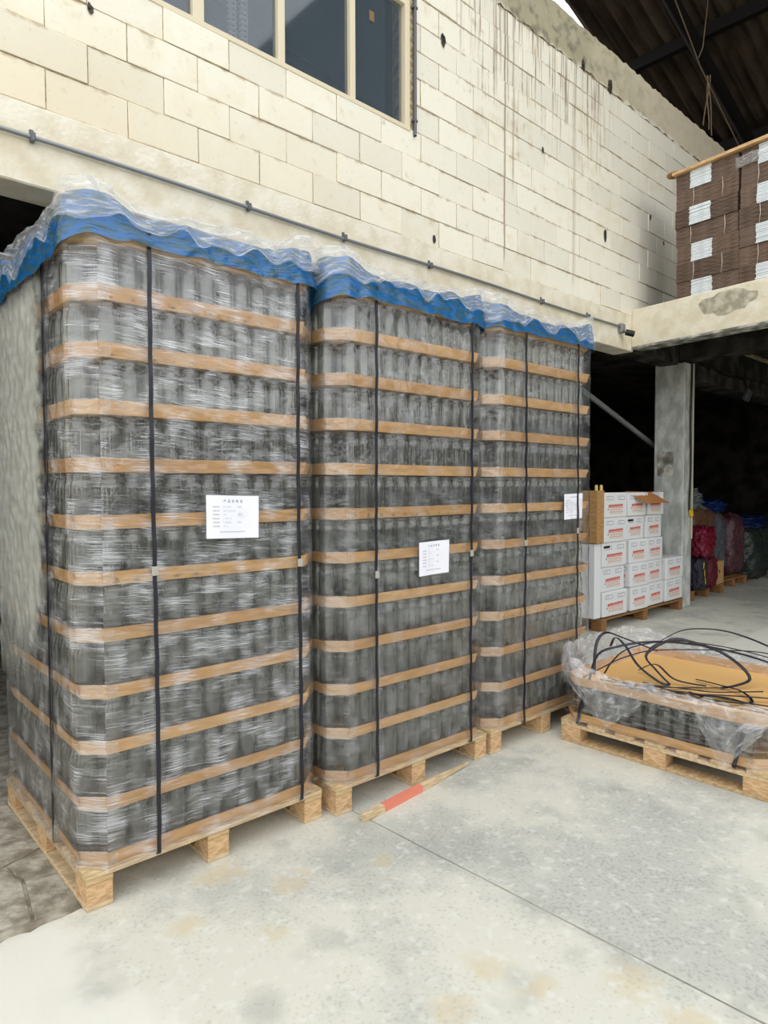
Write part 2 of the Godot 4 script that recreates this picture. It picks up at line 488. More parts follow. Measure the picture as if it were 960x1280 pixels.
func make_materials() -> void:
	var fine := ntex(0.08, 4, 3, Color.BLACK, Color.WHITE, 512)
	var rough_bump := ntex(0.03, 5, 4, Color.BLACK, Color.WHITE, 512)
	var m := mat(Color.WHITE, 0.85, 0.3)
	m.albedo_texture = floor_texture()
	m.uv1_triplanar = true
	m.uv1_world_triplanar = true
	m.uv1_triplanar_sharpness = 4.0
	m.uv1_scale = Vector3(1.0 / FS, 1.0 / FS, 1.0 / FS)
	m.uv1_offset = Vector3(-FX0 / FS, 0, -FX0 / FS)
	m.heightmap_enabled = true
	m.heightmap_texture = m.albedo_texture
	m.heightmap_scale = 0.3
	# the y plane looks up (x, z): floor_texture rows run along z
	m.albedo_color = Color(0.96, 0.96, 0.95)
	M.floor = m
	M.old_concrete = tri_mat(mat(Color.WHITE, 0.9, 0.25), Vector3(1.2, 1.2, 1.2), ntex(0.012, 5, 40, Color(0.52, 0.485, 0.42), Color(0.72, 0.695, 0.63), 512), rough_bump, 0.3)
	m = mat(Color.WHITE, 0.9, 0.25)
	m.albedo_texture = wall_texture()
	m.uv1_triplanar = true
	m.uv1_world_triplanar = true
	m.uv1_scale = Vector3(1.0 / 11.0, 1.0 / 3.5, 1.0 / 11.0)
	m.uv1_offset = Vector3(1.0 / 11.0, -6.5 / 3.5, 0)
	M.wall = m
	M.block = []
	for t in [1.0, 0.985, 0.965, 1.0]:
		var b: StandardMaterial3D = m.duplicate()
		b.albedo_color = Color(t, t * 0.995, t * 0.985)
		M.block.append(b)
	M.mortar = tri_mat(mat(Color(0.80, 0.76, 0.68), 0.95, 0.2), Vector3(3, 3, 3), ntex(0.02, 4, 41, Color(0.72, 0.655, 0.56), Color(0.94, 0.92, 0.86), 256), rough_bump, 0.3)
	M.plaster = tri_mat(mat(Color(1, 1, 1), 0.9, 0.25), Vector3(0.6, 0.6, 0.6), ntex(0.012, 5, 42, Color(0.86, 0.815, 0.71), Color(0.92, 0.89, 0.81), 512), fine, 0.15)
	M.raw_concrete = tri_mat(mat(Color(1, 1, 1), 0.9, 0.25), Vector3(0.7, 0.7, 0.7), ntex(0.014, 5, 43, Color(0.42, 0.42, 0.38), Color(0.80, 0.79, 0.74), 512), fine, 0.25)
	M.column = tri_mat(mat(Color(1, 1, 1), 0.9, 0.25), Vector3(0.9, 0.45, 0.9), ntex(0.012, 4, 44, Color(0.66, 0.665, 0.635), Color(0.82, 0.825, 0.80), 512), fine, 0.2)
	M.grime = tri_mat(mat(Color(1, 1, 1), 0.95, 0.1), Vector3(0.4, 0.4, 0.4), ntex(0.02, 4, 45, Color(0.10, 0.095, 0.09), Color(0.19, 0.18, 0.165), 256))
	M.roof = tri_mat(mat(Color(1, 1, 1), 0.9, 0.1), Vector3(0.15, 0.15, 0.6), ntex(0.02, 4, 46, Color(0.15, 0.13, 0.115), Color(0.36, 0.31, 0.265), 256))
	M.roof_steel = mat(Color(0.10, 0.09, 0.085), 0.8, 0.3)
	M.rope = mat(Color(0.45, 0.38, 0.30), 0.9)
	M.steel = mat(Color(0.38, 0.39, 0.40), 0.45, 0.5)
	M.steel.metallic = 0.4
	M.pipe = mat(Color(0.55, 0.56, 0.56), 0.4, 0.5)
	M.pipe.metallic = 0.5
	M.black = mat(Color(0.035, 0.035, 0.04), 0.45)
	M.strap = mat(Color(0.10, 0.10, 0.14), 0.4, 0.5)
	M.seal = mat(Color(0.72, 0.71, 0.66), 0.35)
	M.seal.metallic = 0.3
	M.yellow = mat(Color(0.85, 0.68, 0.08), 0.5)
	M.window_frame = mat(Color(0.87, 0.82, 0.70), 0.6)
	M.pane = mat(Color(0.36, 0.41, 0.44, 0.36), 0.05, 0.5)
	M.pane.transparency = BaseMaterial3D.TRANSPARENCY_ALPHA
	M.room = mat(Color(0.36, 0.40, 0.45), 0.9)
	M.room_dark = mat(Color(0.16, 0.20, 0.23), 0.8)
	M.pallet = []
	for k in 3:
		M.pallet.append(wood([Color(0.84, 0.72, 0.53), Color(0.80, 0.67, 0.48), Color(0.87, 0.76, 0.59)][k], Vector3(2.0, 14.0, 5.0), 50 + 2 * k))
	M.block_wood = wood(Color(0.84, 0.68, 0.49), Vector3(3, 8, 3), 58)
	M.dark_wood = wood(Color(0.62, 0.44, 0.25), Vector3(3, 12, 4), 60)
	M.plank = wood(Color(0.85, 0.68, 0.47), Vector3(8, 8, 1.5), 62)
	M.card = []
	for k in 3:
		var c: Color = [Color(0.75, 0.575, 0.36), Color(0.725, 0.55, 0.34), Color(0.775, 0.605, 0.39)][k]
		M.card.append(tri_mat(mat(Color.WHITE, 0.7, 0.3), Vector3(1.5, 6, 1.5), ntex(0.015, 3, 64 + k, c.darkened(0.07), c.lightened(0.06), 256)))
	M.card_sheet = mat(Color(0.86, 0.68, 0.43), 0.75, 0.3)
	M.brown = []
	for k in 3:
		var c: Color = [Color(0.44, 0.36, 0.31), Color(0.40, 0.325, 0.275), Color(0.47, 0.385, 0.325)][k]
		M.brown.append(tri_mat(mat(Color.WHITE, 0.85, 0.2), Vector3(2, 22, 2), ntex(0.015, 3, 68 + k, c.darkened(0.18), c.lightened(0.1), 256)))
	M.white_edge = tri_mat(mat(Color.WHITE, 0.7, 0.3), Vector3(2, 30, 2), ntex(0.02, 2, 72, Color(0.80, 0.83, 0.84), Color(0.92, 0.94, 0.94), 256))
	M.string = mat(Color(0.80, 0.75, 0.66), 0.7)
	# glass and films
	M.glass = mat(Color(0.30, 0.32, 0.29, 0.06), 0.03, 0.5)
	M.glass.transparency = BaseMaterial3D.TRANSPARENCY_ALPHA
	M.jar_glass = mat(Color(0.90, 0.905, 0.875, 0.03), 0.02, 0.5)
	M.jar_glass.refraction_enabled = true
	M.jar_glass.refraction_scale = 0.05
	var ftex := film_texture()
	var fbump := ntex(0.03, 4, 75, Color.BLACK, Color.WHITE, 512)
	for k in 2:
		m = mat([Color(1, 1, 1, 0.8), Color(1, 1, 1, 0.38)][k], 0.25, 0.6)
		m.transparency = BaseMaterial3D.TRANSPARENCY_ALPHA
		m.albedo_texture = ftex
		m.heightmap_enabled = true
		m.heightmap_texture = ftex
		m.heightmap_scale = 0.15
		m.vertex_color_use_as_albedo = true
		M["film%d" % k] = m
	m = mat(Color(0.9, 0.92, 0.93, 0.022), 0.10, 0.5)
	m.transparency = BaseMaterial3D.TRANSPARENCY_ALPHA
	m.normal_enabled = true
	var nt := NoiseTexture2D.new()
	nt.width = 512
	nt.height = 512
	nt.seamless = true
	nt.as_normal_map = true
	nt.bump_strength = 3.0
	nt.noise = noise(0.02, 4, 77)
	m.normal_texture = nt
	m.normal_scale = 0.6
	m.uv1_scale = Vector3(1.0, 1.0, 1.0)
	M.clear_film = m
	m = mat(Color(0.95, 0.945, 0.935, 0.55), 0.22, 0.6)
	m.transparency = BaseMaterial3D.TRANSPARENCY_ALPHA
	m.albedo_texture = sheet_texture(Color(1, 1, 1, 0.28), Color(1, 1, 1, 0.85), 79, 1.0, -0.2, 0.8)
	m.heightmap_enabled = true
	m.heightmap_texture = fbump
	m.heightmap_scale = 0.14
	M.loose_film = m
	m = m.duplicate()
	m.albedo_color = Color(0.80, 0.80, 0.76, 0.88)
	m.albedo_texture = sheet_texture(Color(0.97, 0.97, 0.96, 0.84), Color(1, 1, 1, 0.93), 83, 6.0, -0.7, 0.7)
	m.vertex_color_use_as_albedo = true
	m.heightmap_enabled = false
	M.white_film = m
	m = mat(Color(1, 1, 1, 0.96), 0.24, 0.6)
	m.transparency = BaseMaterial3D.TRANSPARENCY_ALPHA
	m.albedo_texture = sheet_texture(Color(0.03, 0.36, 0.60, 1.0), Color(0.20, 0.35, 0.41, 0.95), 81, 1.3, -0.3, 0.35)
	m.heightmap_enabled = true
	m.heightmap_texture = fbump
	m.heightmap_scale = 0.16
	M.blue = m
	m = mat(Color(0.92, 0.90, 0.86, 0.5), 0.22, 0.6)
	m.transparency = BaseMaterial3D.TRANSPARENCY_ALPHA
	m.heightmap_enabled = true
	m.heightmap_texture = fbump
	m.heightmap_scale = 0.3
	m.albedo_texture = M.loose_film.albedo_texture
	M.tape = m

# ---------------------------------------------------------------- shared shapes
const PITCH := 0.2165
const BASE := 0.14
const NTH := ["first", "second", "third", "fourth", "fifth", "sixth", "seventh", "eighth", "ninth", "tenth", "eleventh", "twelfth", "thirteenth"]
const ORD := ["bottom", "second", "third", "fourth", "fifth", "sixth", "seventh", "eighth", "ninth", "tenth", "eleventh", "topmost"]

func oct(W: float, D: float, ch: float, o := 0.0) -> PackedVector2Array:   # x 0..W, z 0..-D, counter-clockwise seen from above, from the front left
	return PackedVector2Array([Vector2(ch - o * 0.4, o), Vector2(W - ch + o * 0.4, o), Vector2(W + o, -ch + o * 0.4), Vector2(W + o, -D + ch - o * 0.4), Vector2(W - ch + o * 0.4, -D - o), Vector2(ch - o * 0.4, -D - o), Vector2(-o, -D + ch - o * 0.4), Vector2(-o, -ch + o * 0.4)])

# point and outward normal at share t of an octagon's outline
func along(p: PackedVector2Array, t: float) -> Array:
	var total := 0.0
	for k in p.size():
		total += p[k].distance_to(p[(k + 1) % p.size()])
	var s := fposmod(t, 1.0) * total
	for k in p.size():
		var a := p[k]
		var b := p[(k + 1) % p.size()]
		var l := a.distance_to(b)
		if s <= l or k == p.size() - 1:
			var d := (b - a) / l
			# normals blend near the corners, so that skirts and films turn smoothly
			var nn := Vector2(-d.y, d.x) * 1.0
			nn = -Vector2(d.y, -d.x)
			var c := p[(k + 2) % p.size()]
			var z := p[(k - 1 + p.size()) % p.size()]
			var d2 := (c - b).normalized()
			var d0 := (a - z).normalized()
			var w := 0.035
			if s > l - w:
				nn = nn.lerp(-Vector2(d2.y, -d2.x), 0.5 * (s - l + w) / w)
			elif s < w:
				nn = nn.lerp(-Vector2(d0.y, -d0.x), 0.5 * (w - s) / w)
			return [a + d * s, nn.normalized(), k]
		s -= l
	return []

func jar_mesh() -> ArrayMesh:
	return mk(func(b: MB): b.lathe([Vector2(0.0, 0.004), Vector2(0.032, 0.0), Vector2(0.039, 0.004), Vector2(0.0405, 0.012), Vector2(0.0405, 0.150), Vector2(0.039, 0.166), Vector2(0.034, 0.181), Vector2(0.0325, 0.186), Vector2(0.0345, 0.189), Vector2(0.0325, 0.193), Vector2(0.0345, 0.197), Vector2(0.0325, 0.205), Vector2(0.030, 0.206)], 18))

func glass_jar_mesh() -> ArrayMesh:   # with an inner surface: a real glass wall
	return mk(func(b: MB): b.lathe([Vector2(0.0, 0.004), Vector2(0.032, 0.0), Vector2(0.039, 0.004), Vector2(0.0405, 0.012), Vector2(0.0405, 0.150), Vector2(0.039, 0.166), Vector2(0.034, 0.181), Vector2(0.0325, 0.186), Vector2(0.0345, 0.189), Vector2(0.0325, 0.193), Vector2(0.0345, 0.197), Vector2(0.0325, 0.205), Vector2(0.030, 0.206), Vector2(0.029, 0.200), Vector2(0.0305, 0.182), Vector2(0.036, 0.164), Vector2(0.0375, 0.148), Vector2(0.0375, 0.016), Vector2(0.034, 0.009), Vector2(0.0, 0.010)], 22))

func make_pallet(label: String, W: float, D: float, xf: Transform3D, group: String, wm: Array, bm: Material) -> Node3D:
	var t := thing("wooden_pallet", label, "pallet", xf, group)
	var nb := 7
	var bw := 0.115
	for k in nb:
		var z := -D + bw * 0.5 + (D - bw) * k / (nb - 1)
		var m := mk(func(b: MB):
			b.grid(12, 1, func(u: float, q: float) -> Vector3: return Vector3(u * W, BASE + 0.003 * sin(u * 9.0 + k), z + bw * (0.5 - q)))
			b.abox(Vector3(0, BASE - 0.021, z - bw * 0.5), Vector3(W, BASE - 0.001, z + bw * 0.5), 0.002))
		part("deck_board", m, wm[k % wm.size()], t)
	var sm := mk(func(b: MB): b.abox(Vector3(-0.05, BASE - 0.041, -D), Vector3(0.05, BASE - 0.0215, 0), 0.002))
	var gm := mk(func(b: MB): b.abox(Vector3(-0.05, 0, -D), Vector3(0.05, 0.02, -0.002), 0.002))
	var km := mk(func(b: MB): b.box(Transform3D(Basis(), Vector3(0, 0.0595, 0)), Vector3(0.1, 0.078, 0.13), 0.003))
	for x in [0.052, W * 0.5, W - 0.052]:
		part("stringer_board", sm, wm[1], t, T(x, 0, 0))
		part("bottom_board", gm, wm[2], t, T(x, 0, 0))
		for z in [-0.067, -D * 0.5, -D + 0.067]:
			part("spacer_block", km, bm, t, T(x, 0, z))
	return t

func tray_meshes(W: float, D: float, seed_: int) -> Array:
	var ch := 0.075
	var rim := mk(func(b: MB):
		var lo := oct(W, D, ch, 0.0)
		var nzz := noise(3.0, 2, seed_)
		for k in 8:
			var a := lo[k]
			var c := lo[(k + 1) % 8]
			var e := 0.012 if k % 2 == 0 else 0.004
			var dirn := (c - a).normalized()
			var out := -Vector2(dirn.y, -dirn.x)
			var steps := 14 if k % 2 == 0 else 3
			b.grid(steps, 4, func(u: float, q: float) -> Vector3:
				var p := a.lerp(c, u) + out * (e * q + 0.004 * nzz.get_noise_2d(p_hash(a, u), q) * q)
				var ext := dirn * (0.010 * q * (2.0 * u - 1.0))
				return Vector3(p.x + ext.x, 0.052 * q + 0.003 * q * nzz.get_noise_2d(p_hash(a, u) + 7.0, 0.0), p.y + ext.y), 1.0, 1.0)
			b.grid(steps, 2, func(u: float, q: float) -> Vector3:
				var p := a.lerp(c, 1.0 - u) + out * (e * q - 0.004)
				return Vector3(p.x, 0.052 * q, p.y)))
	var sheet := mk(func(b: MB): b.poly(Array(oct(W, D, ch, -0.002)), -0.0015, 0.0015))
	var tape := mk(func(b: MB):
		b.grid(10, 6, func(u: float, q: float) -> Vector3:
			var pts := [Vector2(-0.006, -ch - 0.03), Vector2(-0.008, -ch), Vector2(ch, 0.008), Vector2(ch + 0.04, 0.008)]
			var s := u * 3.0
			var k := mini(int(s), 2)
			var p: Vector2 = pts[k].lerp(pts[k + 1], s - k)
			var o := Vector2(-0.7, 0.7) * (0.004 * q + 0.006 * nz.get_noise_3d(u * 90.0 + seed_ * 17.0, q * 60.0, 3.0))
			return Vector3(p.x + o.x, -0.004 + 0.060 * q, p.y + o.y), 0.5, 0.3))
	return [rim, sheet, tape]

func p_hash(a: Vector2, u: float) -> float:
	return a.x * 3.1 + a.y * 7.7 + u * 1.3

func strap_loop(lo: Vector3, hi: Vector3, axis_x: bool, w: float, nlay: int, seed_: int) -> ArrayMesh:
	# a flat band round a load: up the front, over the top, down the back, under the deck
	return mk(func(b: MB):
		var pts := []
		var th := 0.0012
		var n1 := 40
		for i in n1 + 1:
			var y := lerpf(lo.y, hi.y, float(i) / n1)
			pts.append(Vector2(hi.z + 0.003 * sin(y * 29.0 + seed_), y))
		pts.append(Vector2(hi.z - 0.02, hi.y + 0.008))
		pts.append(Vector2(lo.z, hi.y + 0.008))
		pts.append(Vector2(lo.z - 0.01, hi.y - 0.02))
		pts.append(Vector2(lo.z - 0.01, lo.y))
		pts.append(Vector2(hi.z - 0.01, lo.y - 0.004))
		pts.append(pts[0])
		for i in pts.size() - 1:
			var a: Vector2 = pts[i]
			var c: Vector2 = pts[i + 1]
			var d := (c - a).normalized()
			var o := Vector2(d.y, -d.x) * th
			var P := func(p: Vector2, s: float, e: float) -> Vector3:
				var wob := 0.004 * sin(p.y * 2.3 + seed_)
				var q := p + o * e
				return Vector3(lo.x + s * w * 0.5 + wob, q.y, q.x) if axis_x else Vector3(q.x, q.y, lo.x + s * w * 0.5 + wob)
			b.face(P.call(a, -1.0, 1.0), P.call(a, 1.0, 1.0), P.call(c, 1.0, 1.0), P.call(c, -1.0, 1.0), Vector3(0, o.y, o.x) if axis_x else Vector3(o.x, o.y, 0))
			b.face(P.call(a, -1.0, -1.0), P.call(a, 1.0, -1.0), P.call(c, 1.0, -1.0), P.call(c, -1.0, -1.0), -Vector3(0, o.y, o.x) if axis_x else -Vector3(o.x, o.y, 0))
			for s in [-1.0, 1.0]:
				b.face(P.call(a, s, -1.0), P.call(a, s, 1.0), P.call(c, s, 1.0), P.call(c, s, -1.0), Vector3(s, 0, 0) if axis_x else Vector3(0, 0, s)))

# ---------------------------------------------------------------- the stacks
const STACK := ["nearest stack", "middle stack", "farthest stack"]

func build_stack(si: int, frame: Transform3D, W: float, D: float, jar: ArrayMesh) -> void:
	var where: String = STACK[si]
	make_pallet("pale wooden pallet carrying the wrapped " + where, W, D, frame, "pallets", M.pallet, M.block_wood)
	var TW := W - 0.03
	var TD := D - 0.03
	var pack_xf := frame * T(0.015, 0, -0.015)
	var tm := tray_meshes(TW, TD, 5 + si)
	for i in 12:
		var y := BASE + 0.004 + PITCH * i
		var jit := T(rng.randf_range(-0.005, 0.005), y, rng.randf_range(-0.005, 0.005), 0.0)
		jit = jit.translated_local(Vector3(TW * 0.5, 0, -TD * 0.5)).rotated_local(Vector3.UP, rng.randf_range(-0.004, 0.004)).rotated_local(Vector3.BACK, rng.randf_range(-0.0035, 0.0035)).translated_local(Vector3(-TW * 0.5, 0, TD * 0.5))
		var t := thing("cardboard_tray", "brown cardboard tray, %s of twelve in the %s" % [ORD[i], where], "tray", pack_xf * jit, "cardboard trays of the " + where)
		var rim := part("rim", tm[0], M.card[(i * 7 + si) % 3], t)
		part("sheet", tm[1], M.card_sheet, t)
		var tp := part("corner_tape", tm[2], M.tape, rim)
		tp.set_meta("label", "shiny clear tape over the tray corner")
	# jars: the ones that show as things, the rest of the load as one object
	var nx := 13
	var nzc := 14
	var px := TW / nx
	var pz := TD / nzc
	var rest: Array[Transform3D] = []
	var outer: Array[Transform3D] = []
	for L in 11:
		for i in nx:
			for j in nzc:
				if (i == 0 or i == nx - 1) and (j == 0 or j == nzc - 1):
					continue
				var p := Vector3(px * (i + 0.5), BASE + 0.007 + PITCH * L, -pz * (j + 0.5))
				var xf := pack_xf * T(p.x + rng.randf_range(-0.001, 0.001), p.y, p.z, rng.randf() * TAU)
				if si < 2 and j == 0:
					single("glass_jar", clear_jar, M.jar_glass, "%s clear glass jar from the left, front row, %s layer up, %s" % [NTH[i - 1], ORD[L], where], "jar", xf, "jars along the front of the %s layer in the %s" % [ORD[L], where])
				elif si == 0 and i == 0 and j <= 4:
					single("glass_jar", clear_jar, M.jar_glass, "%s clear glass jar back along the left side, %s layer up, %s" % [NTH[j - 1], ORD[L], where], "jar", xf, "jars along the left side of the %s layer in the %s" % [ORD[L], where])
				elif j == 0 or i == 0 or i == nx - 1:
					outer.append(xf)
				else:
					rest.append(xf)
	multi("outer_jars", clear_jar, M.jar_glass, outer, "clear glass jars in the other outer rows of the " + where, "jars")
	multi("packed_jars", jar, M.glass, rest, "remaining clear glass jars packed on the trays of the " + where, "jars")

func multi(called: String, mesh: Mesh, m: Material, xfs: Array[Transform3D], label: String, category: String) -> void:
	var mm := MultiMesh.new()
	mm.transform_format = MultiMesh.TRANSFORM_3D
	mm.mesh = mesh
	mm.instance_count = xfs.size()
	for i in xfs.size():
		mm.set_instance_transform(i, xfs[i])
	var o := MultiMeshInstance3D.new()
	o.name = numbered(called)
	o.multimesh = mm
	o.material_override = m
	add_child(o, true)
	tag(o, label, category, "", "stuff")

func film_shape(W: float, D: float, y0: float, y1: float, seed_: int, out: float, dense = null) -> ArrayMesh:
	var p := oct(W, D, 0.075, 0.0)
	var nf := noise(1.0, 3, 80 + seed_)
	return mk(func(b: MB):
		b.grid(240, 110, func(u: float, q: float) -> Vector3:
			var a := along(p, u)
			var y := lerpf(y0, y1, q)
			var ph := fposmod((y - BASE) / PITCH, 1.0)
			var hug := ss(0.28, 0.45, ph) * ss(1.0, 0.85, ph)
			var o := out - 0.003 * hug + 0.0025 * nf.get_noise_2d(u * 40.0, y * 9.0) + 0.002 * nf.get_noise_2d(u * 12.0, y * 60.0)
			var pt: Vector2 = a[0] + a[1] * o
			return Vector3(pt.x, y, pt.y), 4.0, 2.4, true, dense))

func cover_shape(W: float, D: float, seed_: int, top: float, puff: float, skirt: float, rag: float, out: float, corner: float) -> ArrayMesh:
	var p := oct(W, D, 0.06, 0.0)
	var nf := noise(1.0, 2, 90 + seed_)
	var ctr := Vector2(W * 0.5, -D * 0.5)
	return mk(func(b: MB):
		b.grid(220, 34, func(u: float, q: float) -> Vector3:
			var a := along(p, u)
			var e: Vector2 = a[0]
			var c := Vector2(cos(u * TAU), sin(u * TAU)) * 6.0
			if q < 0.45:
				var r := q / 0.45
				var pt := ctr.lerp(e + a[1] * out * 0.6, r)
				var edge := ss(0.55, 1.0, r)
				var cor := 0.0
				for cc in [Vector2(0, 0), Vector2(W, 0), Vector2(0, -D), Vector2(W, -D)]:
					cor += ss(0.24, 0.05, pt.distance_to(cc))
				return Vector3(pt.x, top + puff * (0.5 + 0.9 * nf.get_noise_2d(pt.x * 2.0, pt.y * 2.0)) + 0.016 * nf.get_noise_2d(c.x * 0.7 + 20.0, c.y * 0.7 + r) * edge + corner * cor * ss(0.6, 0.95, r), pt.y)
			var s := (q - 0.45) / 0.55
			var cor2 := 0.0
			for cc in [Vector2(0, 0), Vector2(W, 0), Vector2(0, -D), Vector2(W, -D)]:
				cor2 += ss(0.24, 0.05, e.distance_to(cc))
			var y0 := top + puff * (0.5 + 0.9 * nf.get_noise_2d(e.x * 2.0, e.y * 2.0)) + 0.016 * nf.get_noise_2d(c.x * 0.7 + 20.0, c.y * 0.7 + 1.0) + corner * cor2
			var y1 := top - skirt * (1.0 + 0.55 * ss(0.72, 0.76, u) * ss(1.0, 0.96, u)) * (1.0 + rag * nf.get_noise_2d(c.x * 0.55, c.y * 0.55 + 5.0))
			var o := out * (0.6 + 0.5 * s) + (0.001 + 0.004 * s) * nf.get_noise_3d(c.x * 2.2, c.y * 2.2, s * 1.0) + 0.008 * nf.get_noise_3d(c.x * 0.8, c.y * 0.8, s * 2.0)
			var pt2: Vector2 = e + a[1] * o
			return Vector3(pt2.x, lerpf(y0, y1, s), pt2.y), 5.0, 1.2, true))

func dress_stack(si: int, frame: Transform3D, W: float, D: float) -> void:
	var where: String = STACK[si]
	var TW := W - 0.03
	var TD := D - 0.03
	var xf := frame * T(0.015, 0, -0.015)
	# straps
	var xs: Array = [[0.262, 0.952], [0.235, 0.945], [0.29, 0.865]][si]
	var seal_mesh := mk(func(b: MB): b.box(Transform3D(), Vector3(0.026, 0.036, 0.005), 0.0015))
	var top_y := BASE + PITCH * 11.0 + 0.062
	for k in 2:
		var sm := strap_loop(Vector3(xs[k], BASE - 0.005, -TD - 0.016), Vector3(xs[k], top_y, 0.0325), true, 0.0165, 12, si * 2 + k)
		var t := thing("packing_strap", "black plastic strap down the front of the %s, its %s strap" % [where, ["left", "right"][k]], "strap", xf, "black packing straps")
		part("band", sm, M.strap, t)
		var ys: Array = [[1.27, 1.25], [1.16, 1.22], [1.25, 1.30]][si]
		part("buckle", seal_mesh, M.seal, t, T(xs[k], ys[k], 0.0365))
	if si == 0:
		var sm2 := strap_loop(Vector3(-0.345, BASE - 0.005, -0.0165), Vector3(-0.345, top_y, TW + 0.016), false, 0.020, 12, 9)
		# built along x: turn it round, so that its long run is the left side
		var t2 := thing("packing_strap", "black plastic strap down the left side of the nearest stack, under film", "strap", xf, "black packing straps")
		part("band", sm2, M.strap, t2)
		part("band", mk(func(b: MB): b.box(Transform3D(Basis(), Vector3(-0.0175, 1.32, -0.345)), Vector3(0.0015, 2.36, 0.020))), M.strap, t2)
	# certificate sheet, stuck on with the film
	var lab: Array = [[0.485, 0.735, 1.385, 1.567], [0.527, 0.757, 1.123, 1.303], [0.71, 0.93, 1.378, 1.546]][si]
	var lt := mat(Color.WHITE, 0.6, 0.4)
	lt.albedo_texture = certificate_texture(100 + si)
	var paper := mk(func(b: MB):
		b.grid(10, 6, func(u: float, q: float) -> Vector3:
			return Vector3(lerpf(lab[0], lab[1], u), lerpf(lab[3], lab[2], q) - 0.008 * u * (1 if si == 0 else -0.6), (0.0285 if si == 2 else 0.033) + 0.003 * sin(u * 7.0 + si) * (0.4 if si == 2 else 1.0) - 0.004 * u * q)))
	var pw := single("certificate_sheet", paper, lt, ["white printed certificate sheet taped to the front of the left stack", "white printed certificate sheet taped to the front of the middle stack", "white printed certificate sheet taped to the front of the right stack"][si], "paper", xf, "certificate sheets")
	pw.set_meta("label", pw.get_meta("label"))
	# stretch film
	var dense := func(u: float, q: float) -> Color:
		if si > 0:
			return Color(1, 1, 1, 0.8)
		return Color(1, 1, 1, clampf(0.9 + 1.6 * ss(0.74, 0.80, u) * ss(0.955, 0.86, u) * ss(0.2, 0.42, q), 0.0, 2.2))
	var wrap := thing("stretch_film", "streaky clear stretch film wound round the " + where, "film", xf, "stretch film wraps")
	part("wound_film", film_shape(TW, TD, BASE - 0.01, BASE + PITCH * 11 + 0.07, si, 0.0255, dense), M["film%d" % (0 if si == 0 else 1)], wrap)
	part("clear_layer", film_shape(TW, TD, BASE - 0.01, BASE + PITCH * 11 + 0.07, si + 4, 0.0285), M.clear_film, wrap)
	if si == 0:
		var nb := noise(1.0, 4, 150)  # whitish layer on the left side, more opaque towards the back
		var white_film := part("whitish_film", mk(func(b: MB):
			b.grid(60, 70, func(u: float, q: float) -> Vector3:
				return Vector3(-0.034 - 0.006 * nb.get_noise_2d(u * 9.0, q * 24.0), lerpf(0.55, 2.50, q), lerpf(-TD + 0.02, -0.30, u)), 1.5, 3.0, false, func(u: float, q: float) -> Color:
					var edge := ss(0.98, 0.80, u + 0.10 * nb.get_noise_2d(u * 6.0, q * 60.0) + 0.25 * ss(0.35, 0.1, q))
					return Color(1, 1, 1, edge * ss(0.02, 0.32, q + 0.10 * nb.get_noise_2d(u * 5.0, q * 7.0)) * ss(1.0, 0.93, q)))), M.white_film, wrap)
		white_film.set_meta("label", "whitish film layer, more opaque towards the back")
	# blue sheet and clear sheet over the top
	var ty := BASE + PITCH * 11 + 0.085
	single("blue_cover_sheet", cover_shape(TW, TD, si, ty + 0.022, 0.03, [0.105, 0.120, 0.100][si], 0.16, 0.042, 0.05), M.blue, "crumpled blue plastic sheet capping the " + where, "sheet", xf, "blue cover sheets")
	single("clear_cover_sheet", cover_shape(TW, TD, si + 3, ty + 0.062, 0.03, 0.085, 0.6, 0.058, 0.06), M.loose_film, "puffed clear plastic sheet over the blue cap of the " + where, "sheet", xf, "clear cover sheets")

